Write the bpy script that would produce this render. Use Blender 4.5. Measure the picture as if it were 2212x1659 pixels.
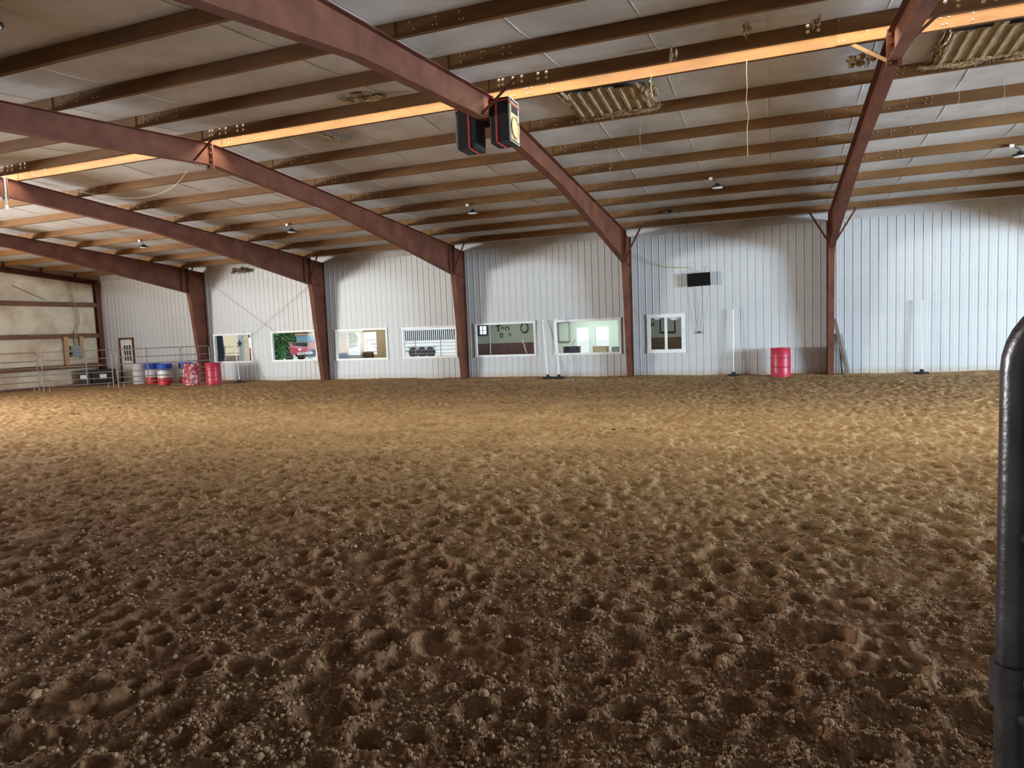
import bpy, bmesh, math, random
import numpy as np
from mathutils import Vector, Matrix
for o in list(bpy.data.objects): bpy.data.objects.remove(o)
S = bpy.context.scene
COL = S.collection
R = math.radians
PI = math.pi
rnd = random.Random(7)

# ------------------------------------------------------------------ camera
W_PX, F_PX = 2212.0, 1494.5
CAM = Vector((-1.601, -23.308, 1.731))
yaw, pitch, roll = R(-20.81), R(-4.46), R(-2.17)
fw = Vector((math.sin(yaw)*math.cos(pitch), math.cos(yaw)*math.cos(pitch), math.sin(pitch)))
rt = Vector((math.cos(yaw), -math.sin(yaw), 0)); up = rt.cross(fw)
r2 = math.cos(roll)*rt + math.sin(roll)*up
u2 = -math.sin(roll)*rt + math.cos(roll)*up
cd = bpy.data.cameras.new('camera'); cam = bpy.data.objects.new('camera', cd); COL.objects.link(cam)
cd.sensor_width = 36.0; cd.lens = F_PX/W_PX*36.0; cd.clip_start = 0.05; cd.clip_end = 500
m = Matrix((r2, u2, -fw)).transposed().to_4x4(); m.translation = CAM
cam.matrix_world = m
S.camera = cam

# ------------------------------------------------------------------ exposure, world, lights
S.view_settings.view_transform = 'Standard'; S.view_settings.look = 'None'
S.view_settings.gamma = 1.0; S.view_settings.use_curve_mapping = False
S.view_settings.exposure = 0.0
wd = bpy.data.worlds.new('sky'); S.world = wd; wd.use_nodes = True
bg = wd.node_tree.nodes['Background']
bg.inputs[0].default_value = (0.74, 0.87, 1.0, 1); bg.inputs[1].default_value = 1.6

def area(name, loc, rot, sx, sy, power, col):
    l = bpy.data.lights.new(name, 'AREA'); l.shape = 'RECTANGLE'; l.size = sx; l.size_y = sy
    l.energy = power; l.color = col
    o = bpy.data.objects.new(name, l); COL.objects.link(o); o.location = loc; o.rotation_euler = rot
    return o
sun = bpy.data.lights.new('sun', 'SUN'); sun.energy = 1.6; sun.angle = R(1.0); sun.color = (1, .94, .84)
so = bpy.data.objects.new('sun', sun); COL.objects.link(so); so.rotation_euler = (R(42), R(12), 0)

YR = -12.08            # ridge line
XL, XR_ = -30.62, 18.3  # end walls
YN = -24.16            # near side wall
# daylight coming in: ridge skylight, sliding doors of both end walls, a big door in the near wall
area('ridge_skylight_light', ((XL+XR_)/2, YR, 5.93), (0, 0, 0), XR_-XL-1.0, 0.50, 1650, (1.0, .96, .80))
# each open door gives blue skylight slanting down and sunlit-yard light slanting up
area('right_door_sky_light', (XR_-.15, -12.2, 2.1), (0, R(90-8), 0), 4.0, 8.0, 4700, (.46, .73, 1.0))
area('right_door_yard_light', (XR_-.2, -12.2, 2.0), (0, R(90+34), 0), 3.6, 6.5, 5000, (.84, .92, 1.0))
area('left_door_sky_light', (XL+.15, -18.2, 2.1), (0, R(-90+8), 0), 4.0, 6.5, 3100, (.44, .72, 1.0))
area('left_door_yard_light', (XL+.2, -18.2, 2.0), (0, R(-90-38), 0), 3.6, 6.5, 6000, (1.0, .86, .68))

# ------------------------------------------------------------------ helpers
class MB:
    """collects shapes; build() links them as one mesh object"""
    def __init__(s): s.v = []; s.f = []
    def add(s, vs, fs):
        k = len(s.v); s.v += [tuple(v) for v in vs]; s.f += [tuple(i+k for i in f) for f in fs]; return s
    def box(s, a, b):
        x0, y0, z0 = a; x1, y1, z1 = b
        return s.add([(x0,y0,z0),(x1,y0,z0),(x1,y1,z0),(x0,y1,z0),(x0,y0,z1),(x1,y0,z1),(x1,y1,z1),(x0,y1,z1)],
            [(0,3,2,1),(4,5,6,7),(0,1,5,4),(1,2,6,5),(2,3,7,6),(3,0,4,7)])
    def prism(s, poly, axis, a, b):
        """poly: list of 2D points in the plane normal to axis ('x': (y,z), 'y': (x,z), 'z': (x,y))"""
        n = len(poly)
        def P(p, t):
            return {'x': (t, p[0], p[1]), 'y': (p[0], t, p[1]), 'z': (p[0], p[1], t)}[axis]
        vs = [P(p, a) for p in poly] + [P(p, b) for p in poly]
        fs = [tuple(range(n)), tuple(range(2*n-1, n-1, -1))] + [(i, i+n, (i+1) % n+n, (i+1) % n) for i in range(n)]
        return s.add(vs, fs)
    def bar(s, p, q, w, h, upv=(0, 0, 1)):
        p = Vector(p); q = Vector(q); d = (q-p).normalized(); u = Vector(upv)
        sd = d.cross(u)
        if sd.length < 1e-4: sd = d.cross(Vector((1, 0, 0)))
        sd.normalize(); u = sd.cross(d)
        vs = []
        for c in (p, q):
            for a, b in ((-1,-1),(1,-1),(1,1),(-1,1)): vs.append(c + sd*a*w/2 + u*b*h/2)
        return s.add(vs, [(0,1,2,3),(7,6,5,4),(0,4,5,1),(1,5,6,2),(2,6,7,3),(3,7,4,0)])
    def tube(s, pts, r, n=8, cap=True):
        pts = [Vector(p) for p in pts]; m = len(pts); vs = []; fs = []
        rr = r if isinstance(r, (list, tuple)) else [r]*m
        prev = None
        for i, p in enumerate(pts):
            d = (pts[min(i+1, m-1)] - pts[max(i-1, 0)]).normalized()
            if prev is None:
                a = Vector((0, 0, 1)) if abs(d.z) < .9 else Vector((1, 0, 0))
                u = d.cross(a).normalized()
            else:
                u = (prev - d*prev.dot(d)).normalized()
            prev = u; w = d.cross(u)
            for k in range(n):
                t = 2*PI*k/n; vs.append(p + (u*math.cos(t)+w*math.sin(t))*rr[i])
        for i in range(m-1):
            for k in range(n):
                fs.append((i*n+k, i*n+(k+1) % n, (i+1)*n+(k+1) % n, (i+1)*n+k))
        if cap: fs += [tuple(range(n-1, -1, -1)), tuple(range((m-1)*n, m*n))]
        return s.add(vs, fs)
    def lathe(s, prof, n=24, c=(0, 0, 0)):
        vs = []; fs = []; m = len(prof)
        for r, z in prof:
            for k in range(n):
                t = 2*PI*k/n; vs.append((c[0]+r*math.cos(t), c[1]+r*math.sin(t), c[2]+z))
        for i in range(m-1):
            for k in range(n): fs.append((i*n+k, i*n+(k+1) % n, (i+1)*n+(k+1) % n, (i+1)*n+k))
        return s.add(vs, fs)
    def mesh(s, name, mat, smooth=False):
        me = bpy.data.meshes.new(name); me.from_pydata(s.v, [], s.f); me.update()
        bm = bmesh.new(); bm.from_mesh(me); bmesh.ops.recalc_face_normals(bm, faces=bm.faces); bm.to_mesh(me); bm.free()
        if mat: me.materials.append(mat)
        if smooth:
            me.polygons.foreach_set('use_smooth', [True]*len(me.polygons))
            try: me.set_sharp_from_angle(angle=R(40))
            except Exception: pass
        return me
    def build(s, name, mat, parent=None, smooth=False, loc=None):
        return link(name, s.mesh(name, mat, smooth), parent, loc)
def link(name, data, parent=None, loc=None):
    o = bpy.data.objects.new(name, data); COL.objects.link(o)
    if parent: o.parent = parent
    if loc: o.location = loc
    return o
def tag(o, label=None, cat=None, group=None, kind=None):
    if label: o['label'] = label
    if cat: o['category'] = cat
    if group: o['group'] = group
    if kind: o['kind'] = kind
    return o
def thing(name, label, cat, loc=(0, 0, 0), rz=0, group=None):
    o = link(name, None, None, loc); o.rotation_euler = (0, 0, rz); o.empty_display_size = .2
    return tag(o, label, cat, group)
def structure(name, label=None):
    o = link(name, None); o.empty_display_size = .2; o['kind'] = 'structure'
    if label: o['label'] = label
    return o
def copy_tree(o, parent=None):
    c = o.copy(); COL.objects.link(c); c.parent = parent
    for ch in list(o.children): copy_tree(ch, c)
    return c

# ------------------------------------------------------------------ materials
def mat(name, c1, c2=None, scale=3.0, rough=.6, metal=0.0, bump=0.0, bscale=None, detail=4, lo=.35, hi=.65, spec=.5, stretch=None, coord='Object'):
    M = bpy.data.materials.new(name); M.use_nodes = True
    nt = M.node_tree; b = nt.nodes['Principled BSDF']
    b.inputs['Roughness'].default_value = rough; b.inputs['Metallic'].default_value = metal
    b.inputs['Specular IOR Level'].default_value = spec
    if c2 is None: b.inputs['Base Color'].default_value = (*c1, 1)
    if c2 is not None or bump:
        tc = nt.nodes.new('ShaderNodeTexCoord'); src = tc.outputs[coord]
        if stretch:
            mp = nt.nodes.new('ShaderNodeMapping'); mp.inputs['Scale'].default_value = stretch
            nt.links.new(src, mp.inputs[0]); src = mp.outputs[0]
    if c2 is not None:
        n = nt.nodes.new('ShaderNodeTexNoise'); n.inputs['Scale'].default_value = scale; n.inputs['Detail'].default_value = detail
        n.inputs['Roughness'].default_value = .65
        nt.links.new(src, n.inputs['Vector'])
        r = nt.nodes.new('ShaderNodeValToRGB'); r.color_ramp.elements[0].position = lo; r.color_ramp.elements[1].position = hi
        r.color_ramp.elements[0].color = (*c1, 1); r.color_ramp.elements[1].color = (*c2, 1)
        nt.links.new(n.outputs[0], r.inputs[0]); nt.links.new(r.outputs[0], b.inputs['Base Color'])
    if bump:
        n2 = nt.nodes.new('ShaderNodeTexNoise'); n2.inputs['Scale'].default_value = bscale or scale*4; n2.inputs['Detail'].default_value = 5
        nt.links.new(src, n2.inputs['Vector'])
        bp = nt.nodes.new('ShaderNodeBump'); bp.inputs['Strength'].default_value = bump; bp.inputs['Distance'].default_value = .02
        nt.links.new(n2.outputs[0], bp.inputs['Height']); nt.links.new(bp.outputs[0], b.inputs['Normal'])
    return M
M = {}
M['steel'] = mat('red_oxide_steel', (.094, .031, .018), (.158, .057, .031), 1.6, .72, 0, .15, 40, spec=.25)
M['purlin'] = mat('purlin_paint', (.116, .053, .019), (.195, .098, .032), 1.2, .72, spec=.25, stretch=(.5, 2, 2))
M['girt'] = mat('girt_paint', (.15, .062, .028), (.22, .10, .045), 2.0, .6, stretch=(1, .5, 2))
M['rust'] = mat('rust_edge', (.10, .045, .03), (.2, .09, .05), 6, .8)
M['vinyl'] = mat('insulation_vinyl', (.33, .31, .29), (.48, .475, .47), .55, .55, 0, .25, 5, detail=6, lo=.36, hi=.6, coord='Object')
M['vinylwall'] = mat('insulation_vinyl_wall', (.52, .37, .22), (.75, .63, .45), .8, .6, 0, .3, 3, detail=6, lo=.34, hi=.56)
M['white'] = mat('white_trim', (.72, .72, .70), (.80, .80, .78), 4, .45)
M['pvc'] = mat('white_plastic_pipe', (.78, .78, .76), None, rough=.4)
M['black'] = mat('black_plastic', (.012, .012, .013), None, rough=.45)
M['blackcarpet'] = mat('black_speaker_cloth', (.006, .006, .006), (.018, .018, .018), 60, .9)
M['screen'] = mat('tv_screen', (.004, .004, .005), None, rough=.25)
M['red'] = mat('red_paint', (.40, .018, .045), (.47, .03, .06), 5, .38)
M['redold'] = mat('worn_red_paint', (.30, .02, .03), (.62, .42, .40), 7, .6, lo=.5, hi=.62)
M['pipe'] = mat('galvanised_pipe', (.16, .12, .10), (.30, .25, .22), 8, .5, .3)
M['gate'] = mat('dark_gate_paint', (.035, .030, .031), (.075, .064, .066), 9, .30, .3, .08, 60)
M['wood'] = mat('pine_board', (.46, .27, .13), (.58, .37, .2), 3, .7, stretch=(6, 6, .6))
M['oldwood'] = mat('weathered_board', (.13, .09, .065), (.24, .18, .13), 5, .85, stretch=(6, 6, .6))
M['grey'] = mat('grey_enamel', (.28, .29, .29), None, rough=.5)
M['zinc'] = mat('zinc', (.62, .6, .58), None, rough=.35, metal=.3)
M['nest'] = mat('nest_straw', (.05, .035, .025), (.2, .15, .1), 30, .95, 0, .6, 60)
M['fibre'] = mat('glass_fibre', (.17, .115, .05), (.40, .30, .17), 14, .95, 0, .8, 30)
M['deckbrown'] = mat('dirty_roof_sheet', (.15, .105, .055), (.34, .26, .15), 7, .8, stretch=(3, .6, 1))
M['web'] = mat('dusty_string', (.34, .27, .20), None, rough=.9)
M['strap'] = mat('red_ratchet_strap', (.45, .05, .045), None, rough=.6)
M['cone'] = mat('cream_speaker_front', (.40, .34, .20), (.30, .25, .14), 9, .6)
M['alu'] = mat('lamp_aluminium', (.55, .55, .56), None, rough=.3, metal=.6)
M['lens'] = mat('lamp_lens', (.85, .85, .82), None, rough=.25)
M['rubber'] = mat('black_rubber', (.015, .015, .016), None, rough=.8)
M['cord'] = mat('dark_cord', (.03, .025, .02), None, rough=.6)
M['tancord'] = mat('tan_cable', (.32, .25, .13), None, rough=.6)
M['yellowcord'] = mat('yellow_extension_cord', (.40, .27, .05), None, rough=.5)
M['manure'] = mat('dry_manure', (.03, .018, .01), (.07, .04, .02), 20, .95)

def wall_mat():
    """white ribbed sheet: splashed dirt low down, dust high up"""
    Mx = mat('white_steel_sheet', (.50, .51, .505), (.57, .575, .57), .7, .42, coord='Object')
    nt = Mx.node_tree; b = nt.nodes['Principled BSDF']; ramp = [n for n in nt.nodes if n.type == 'VALTORGB'][0]
    geo = nt.nodes.new('ShaderNodeNewGeometry'); sx = nt.nodes.new('ShaderNodeSeparateXYZ'); nt.links.new(geo.outputs['Position'], sx.inputs[0])
    n = nt.nodes.new('ShaderNodeTexNoise'); n.inputs['Scale'].default_value = 7; n.inputs['Detail'].default_value = 6; nt.links.new(geo.outputs['Position'], n.inputs['Vector'])
    mr = nt.nodes.new('ShaderNodeMapRange'); mr.inputs[1].default_value = .32; mr.inputs[2].default_value = .02; mr.inputs[3].default_value = -.25; mr.inputs[4].default_value = .62; mr.clamp = True
    nt.links.new(sx.outputs[2], mr.inputs[0])
    ad = nt.nodes.new('ShaderNodeMath'); ad.operation = 'MULTIPLY_ADD'; ad.inputs[1].default_value = .5; nt.links.new(n.outputs[0], ad.inputs[0]); nt.links.new(mr.outputs[0], ad.inputs[2])
    cl = nt.nodes.new('ShaderNodeMath'); cl.operation = 'SUBTRACT'; cl.use_clamp = True; cl.inputs[1].default_value = .18; nt.links.new(ad.outputs[0], cl.inputs[0])
    mx = nt.nodes.new('ShaderNodeMix'); mx.data_type = 'RGBA'; nt.links.new(cl.outputs[0], mx.inputs[0])
    nt.links.new(ramp.outputs[0], mx.inputs[6]); mx.inputs[7].default_value = (.42, .31, .19, 1)
    nt.links.new(mx.outputs[2], b.inputs['Base Color'])
    return Mx
M['wall'] = wall_mat()

def dirt_mat(name, pebble=False):
    Mx = bpy.data.materials.new(name); Mx.use_nodes = True; nt = Mx.node_tree; b = nt.nodes['Principled BSDF']
    b.inputs['Roughness'].default_value = .95; b.inputs['Specular IOR Level'].default_value = .15
    geo = nt.nodes.new('ShaderNodeNewGeometry'); P = geo.outputs['Position']
    def noise(sc, det=5):
        n = nt.nodes.new('ShaderNodeTexNoise'); n.inputs['Scale'].default_value = sc; n.inputs['Detail'].default_value = det; n.inputs['Roughness'].default_value = .7
        nt.links.new(P, n.inputs['Vector']); return n.outputs[0]
    def ramp(src, stops):
        r = nt.nodes.new('ShaderNodeValToRGB'); e = r.color_ramp.elements
        while len(e) < len(stops): e.new(.5)
        for k, (p, c) in enumerate(stops): e[k].position = p; e[k].color = (*c, 1)
        nt.links.new(src, r.inputs[0]); return r.outputs[0]
    def math_(op, a, b_, c_=None, clamp=False):
        n = nt.nodes.new('ShaderNodeMath'); n.operation = op; n.use_clamp = clamp
        for k, v in enumerate((a, b_, c_)):
            if v is None: continue
            if isinstance(v, (int, float)): n.inputs[k].default_value = v
            else: nt.links.new(v, n.inputs[k])
        return n.outputs[0]
    def mix_(f_, a, b_, blend='MIX'):
        n = nt.nodes.new('ShaderNodeMix'); n.data_type = 'RGBA'; n.blend_type = blend
        if isinstance(f_, float): n.inputs[0].default_value = f_
        else: nt.links.new(f_, n.inputs[0])
        nt.links.new(a, n.inputs[6]); nt.links.new(b_, n.inputs[7]); return n.outputs[2]
    # freshly turned moist soil lies along the near side of the arena, dry dust beyond
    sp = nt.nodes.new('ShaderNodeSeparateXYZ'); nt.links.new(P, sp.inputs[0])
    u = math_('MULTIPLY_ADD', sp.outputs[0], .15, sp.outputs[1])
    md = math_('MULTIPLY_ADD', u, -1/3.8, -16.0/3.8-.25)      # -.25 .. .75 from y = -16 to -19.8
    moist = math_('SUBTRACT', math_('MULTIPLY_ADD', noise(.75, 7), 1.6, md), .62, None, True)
    if pebble:
        dry = ramp(noise(25, 3), [(.3, (.38, .24, .12)), (.55, (.48, .32, .17)), (.75, (.58, .41, .24))])
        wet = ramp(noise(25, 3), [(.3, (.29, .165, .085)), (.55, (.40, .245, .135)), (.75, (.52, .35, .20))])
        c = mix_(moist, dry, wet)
    else:
        dry = ramp(noise(1.1, 6), [(.32, (.41, .240, .110)), (.5, (.52, .325, .158)), (.68, (.62, .41, .205))])
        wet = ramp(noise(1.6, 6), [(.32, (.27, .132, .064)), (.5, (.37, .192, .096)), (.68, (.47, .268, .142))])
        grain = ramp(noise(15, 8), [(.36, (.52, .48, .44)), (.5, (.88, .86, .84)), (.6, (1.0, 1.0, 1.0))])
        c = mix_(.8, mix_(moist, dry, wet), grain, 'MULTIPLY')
    nt.links.new(c, b.inputs['Base Color'])
    bp = nt.nodes.new('ShaderNodeBump'); bp.inputs['Strength'].default_value = 1.0; bp.inputs['Distance'].default_value = .022 if not pebble else .008
    nt.links.new(noise(70 if not pebble else 140, 6), bp.inputs['Height']); nt.links.new(bp.outputs[0], b.inputs['Normal'])
    return Mx
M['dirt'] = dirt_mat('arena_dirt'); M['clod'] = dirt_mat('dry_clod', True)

def glass_mat():
    Mx = bpy.data.materials.new('window_glass'); Mx.use_nodes = True; nt = Mx.node_tree
    out = nt.nodes['Material Output']; nt.nodes.remove(nt.nodes['Principled BSDF'])
    t = nt.nodes.new('ShaderNodeBsdfTransparent'); t.inputs[0].default_value = (.93, .95, .95, 1)
    g = nt.nodes.new('ShaderNodeBsdfGlossy'); g.inputs['Roughness'].default_value = .02
    mx = nt.nodes.new('ShaderNodeMixShader'); mx.inputs[0].default_value = .004; nt.links.new(t.outputs[0], mx.inputs[1]); nt.links.new(g.outputs[0], mx.inputs[2])
    nt.links.new(mx.outputs[0], out.inputs[0]); return Mx
M['glass'] = glass_mat()

# ------------------------------------------------------------------ numpy noise
def h2(ix, iy, s):
    n = (ix.astype(np.int64)*374761393 + iy.astype(np.int64)*668265263 + s*982451653) & 0xffffffff
    n = ((n ^ (n >> 13))*1274126177) & 0xffffffff
    n = n ^ (n >> 16)
    return (n & 0xffff)/65535.0
def vn(x, y, s):
    ix = np.floor(x); iy = np.floor(y); fx = x-ix; fy = y-iy
    fx = fx*fx*(3-2*fx); fy = fy*fy*(3-2*fy)
    a = h2(ix, iy, s); b = h2(ix+1, iy, s); c = h2(ix, iy+1, s); d = h2(ix+1, iy+1, s)
    return (a*(1-fx)+b*fx)*(1-fy)+(c*(1-fx)+d*fx)*fy
def fbm(x, y, s, o=4, g=.5):
    t = 0; a = 1; n = 0
    for k in range(o):
        t = t+a*vn(x, y, s+k*17); n += a; a *= g
        x, y = x*1.93+y*.31, y*1.97-x*.27
    return t/n-.5
def pits(x, y, cell, s, rlo, rhi, dlo, dhi, prob):
    cx = np.floor(x/cell); cy = np.floor(y/cell); hgt = np.zeros_like(x)
    for di in (-1, 0, 1):
        for dj in (-1, 0, 1):
            ax = cx+di; ay = cy+dj
            px = (ax+.5+(h2(ax, ay, s)-.5)*.9)*cell; py = (ay+.5+(h2(ax, ay, s+1)-.5)*.9)*cell
            rr = rlo+(rhi-rlo)*h2(ax, ay, s+2); dp = (dlo+(dhi-dlo)*h2(ax, ay, s+3))*(h2(ax, ay, s+4) < prob)
            th = h2(ax, ay, s+5)*PI; el = .75+.7*h2(ax, ay, s+6)
            dx = x-px; dy = y-py
            u = (dx*np.cos(th)+dy*np.sin(th))/el; v = -dx*np.sin(th)+dy*np.cos(th)
            q = np.sqrt(u*u+v*v)/rr
            hgt += -dp*np.exp(-(q*1.0)**4) + dp*.55*np.exp(-((q-1.5)/.42)**2)
    return hgt
def ground_h(x, y, fine=True):
    wx = x+.05*fbm(x*4, y*4, 91, 2); wy = y+.05*fbm(x*4, y*4, 191, 2)
    calm = np.clip(1.15-1.0*np.exp(-(((x+4.2)/1.3)**2+((y+13.2)/.6)**2)) - .55*np.exp(-(((x+6.4)/1.6)**2+((y+18.2)/.5)**2)), .1, 1)
    h = .05*fbm(x*.45, y*.45, 3, 3)
    h = h+calm*(pits(wx, wy, .22, 11, .042, .075, .012, .038, .72)+.9*pits(wx, wy, .37, 51, .07, .12, .010, .034, .6))
    h = h+calm*.036*fbm(x*3.4, y*3.4, 5, 4)+.028*fbm(x*10, y*10, 7, 3)
    if fine: h = h+.026*np.maximum(fbm(x*34, y*34, 9, 3), -.12)+.012*fbm(x*90, y*90, 19, 2)
    d = np.clip(-y, 0, 3)
    berm = (.05+.10*fbm(x*.5, y*0+3, 23, 3))*np.exp(-(d/.5)**2)
    return h*np.clip(.35+d*.65, .35, 1)+berm-.01

# ------------------------------------------------------------------ floor: one height field, denser where the photograph looks from
def make_floor():
    x0, x1, y0, y1 = XL+.02, XR_-.02, YN+.02, .03
    base = math.atan2(fw.y, fw.x); a = []
    t = -R(41)
    while t < R(41): a.append(t); t += .0022
    while t < 2*PI-R(41): a.append(t); t += .03
    ang = np.array(a)+base; N = 720
    dx = np.cos(ang); dy = np.sin(ang)
    Rx = np.where(dx > 0, (x1-CAM.x)/np.where(dx == 0, 1e-9, dx), (x0-CAM.x)/np.where(dx == 0, -1e-9, dx))
    Ry = np.where(dy > 0, (y1-CAM.y)/np.where(dy == 0, 1e-9, dy), (y0-CAM.y)/np.where(dy == 0, -1e-9, dy))
    Rm = np.minimum(Rx, Ry); r0 = .35
    tt = np.linspace(0, 1, N)[:, None]
    rr = r0*(Rm[None, :]/r0)**tt
    X = CAM.x+rr*dx[None, :]; Y = CAM.y+rr*dy[None, :]; Z = ground_h(X, Y)
    n = len(ang); V = np.stack([X, Y, Z], -1).reshape(-1, 3)
    i = np.arange(N-1)[:, None]*n; k = np.arange(n)[None, :]; k2 = (k+1) % n
    F = np.stack([i+k, i+n+k, i+n+k2, i+k2], -1).reshape(-1, 4)
    V = np.vstack([V, [[CAM.x, CAM.y, 0]]])
    T = np.stack([np.full(n, len(V)-1), np.arange(n), (np.arange(n)+1) % n], -1)
    me = bpy.data.meshes.new('floor'); me.vertices.add(len(V)); me.vertices.foreach_set('co', V.astype(np.float32).ravel())
    nl = F.size+T.size; me.loops.add(nl); me.loops.foreach_set('vertex_index', np.concatenate([F.ravel(), T.ravel()]).astype(np.int32))
    npoly = len(F)+len(T); me.polygons.add(npoly)
    st = np.concatenate([np.arange(len(F))*4, F.size+np.arange(len(T))*3]).astype(np.int32)
    me.polygons.foreach_set('loop_start', st)
    me.polygons.foreach_set('use_smooth', np.ones(npoly, bool))
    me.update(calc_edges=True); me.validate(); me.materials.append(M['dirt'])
    o = link('floor', me); tag(o, 'churned brown dirt arena floor pocked with hoof prints', None, None, 'structure'); return o
floor = make_floor()

def ico(sub):
    bm = bmesh.new(); bmesh.ops.create_icosphere(bm, subdivisions=sub, radius=1.0)
    v = np.array([x.co[:] for x in bm.verts]); f = np.array([[q.index for q in p.verts] for p in bm.faces]); bm.free(); return v, f
def scatter(name, n, rmin, rmax, smin, smax, power, seed, sub):
    rs = np.random.RandomState(seed)
    base = math.atan2(fw.y, fw.x)
    r = rmin*(rmax/rmin)**rs.rand(n); a = base+(rs.rand(n)-.5)*R(86)
    x = CAM.x+r*np.cos(a); y = CAM.y+r*np.sin(a)
    patch = vn(x*1.7, y*1.7, 333)
    keep = (rs.rand(n) < patch*1.5) & (y < -.2) & (y > YN+.1) & (x > XL+.2) & (x < XR_-.2)
    x, y = x[keep], y[keep]; n = len(x); z = ground_h(x, y)
    s = smin*(smax/smin)**(rs.rand(n)**power)
    V0, F0 = ico(sub); nv = len(V0)
    sc = (s[:, None]*(.65+.6*rs.rand(n, 3)))
    th = rs.rand(n)*2*PI; c, sn = np.cos(th), np.sin(th)
    jit = 1+.55*(rs.rand(n, nv)-.5)
    P = V0[None]*sc[:, None, :]*jit[:, :, None]
    Q = np.empty_like(P); Q[..., 0] = P[..., 0]*c[:, None]-P[..., 1]*sn[:, None]; Q[..., 1] = P[..., 0]*sn[:, None]+P[..., 1]*c[:, None]; Q[..., 2] = P[..., 2]*.85
    Q += np.stack([x, y, z+s*.35], -1)[:, None, :]
    F = (F0[None]+np.arange(n)[:, None, None]*nv).reshape(-1, 3)
    me = bpy.data.meshes.new(name); me.vertices.add(n*nv); me.vertices.foreach_set('co', Q.astype(np.float32).ravel())
    me.loops.add(F.size); me.loops.foreach_set('vertex_index', F.astype(np.int32).ravel()); me.polygons.add(len(F))
    me.polygons.foreach_set('loop_start', (np.arange(len(F))*3).astype(np.int32)); me.polygons.foreach_set('use_smooth', np.ones(len(F), bool))
    me.update(calc_edges=True); me.materials.append(M['clod'])
    return link(name, me)
tag(scatter('dirt_crumbs', 96000, 1.7, 10, .0026, .0145, 2.0, 5, 1), 'small dry crumbs of soil strewn over the arena dirt', 'dirt crumbs', None, 'stuff')

# ------------------------------------------------------------------ roof: ceiling blanket, purlins, frames
SL = .0823
def rtop(y): return 5.69-SL*abs(y-YR)       # top of the rafters = underside of the purlins
PH = .20
far_y = [YR+.262+1.5249*k for k in range(8)]
near_y = [YR-.268-1.5249*k for k in range(8)]
BAY = 6.096
FX = [12.192, 6.096, 0, -6.096, -12.192, -18.288, -24.384]

ceiling = structure('ceiling', 'white faced insulation blanket sagging between the purlins')
def blanket(side):
    ys = (far_y+[-.02]) if side > 0 else (near_y+[YN+.02])
    prof = []
    for k in range(len(ys)-1):
        a, b = ys[k], ys[k+1]
        for t in (0, .02, .06, .14, .3, .5, .7, .86, .94, .98):
            y = a+(b-a)*t; sag = .010+.038*math.sin(PI*t)**.5*min(1, abs(b-a)/1.5)
            prof.append((y, rtop(y)+PH+.005-sag, t))
    y = ys[-1]; prof.append((y, rtop(y)+PH-.01, 0))
    return prof
BW = 1.524
x = XL
n_strip = int((XR_-XL)/BW)+1
for side in (1, -1):
    prof = blanket(side)
    for k in range(n_strip):
        xa = XL+k*BW; xb = min(xa+BW, XR_)
        mb = MB(); vs = []; fs = []
        cols = [(0, -.008), (.004, -.001), (.018, 0), (.3, 0), (.6, 0), (.982, 0), (.996, -.001), (1, -.006)]
        for y, z, t in prof:
            for c, dz in cols:
                xw = xa+(xb-xa)*c; wob = .006*math.sin(7*y+1.9*xw)*math.sin(3.1*xw+y)*math.sin(PI*t)
                vs.append((xa+(xb-xa)*c, y, z+dz*math.sin(PI*max(t, .12))+wob))
        n = len(cols)
        for i in range(len(prof)-1):
            for j in range(n-1): fs.append((i*n+j, i*n+j+1, (i+1)*n+j+1, (i+1)*n+j))
        mb.add(vs, fs); o = mb.build('insulation_strip', M['vinyl'], ceiling, True)
# roof sheets above the blanket, open along the ridge
for side in (1, -1):
    ya = YR+side*.25; yb = .25 if side > 0 else YN-.25
    mb = MB(); mb.prism([(ya, rtop(ya)+.32), (yb, rtop(yb)+.32), (yb, rtop(yb)+.36), (ya, rtop(ya)+.36)], 'x', XL-.3, XR_+.3)
    mb.build('roof_sheet', M['deckbrown'], ceiling)
def translucent():
    Mx = bpy.data.materials.new('ridge_skylight_panel'); Mx.use_nodes = True; nt = Mx.node_tree; nt.nodes.remove(nt.nodes['Principled BSDF'])
    t = nt.nodes.new('ShaderNodeBsdfTranslucent'); t.inputs[0].default_value = (.9, .88, .8, 1); nt.links.new(t.outputs[0], nt.nodes['Material Output'].inputs[0]); return Mx
M['skylight'] = translucent()
mb = MB(); mb.prism([(YR-.3, 6.05), (YR, 6.10), (YR+.3, 6.05), (YR+.3, 6.06), (YR, 6.11), (YR-.3, 6.06)], 'x', XL, XR_); mb.build('ridge_cap', M['skylight'], ceiling)

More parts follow.
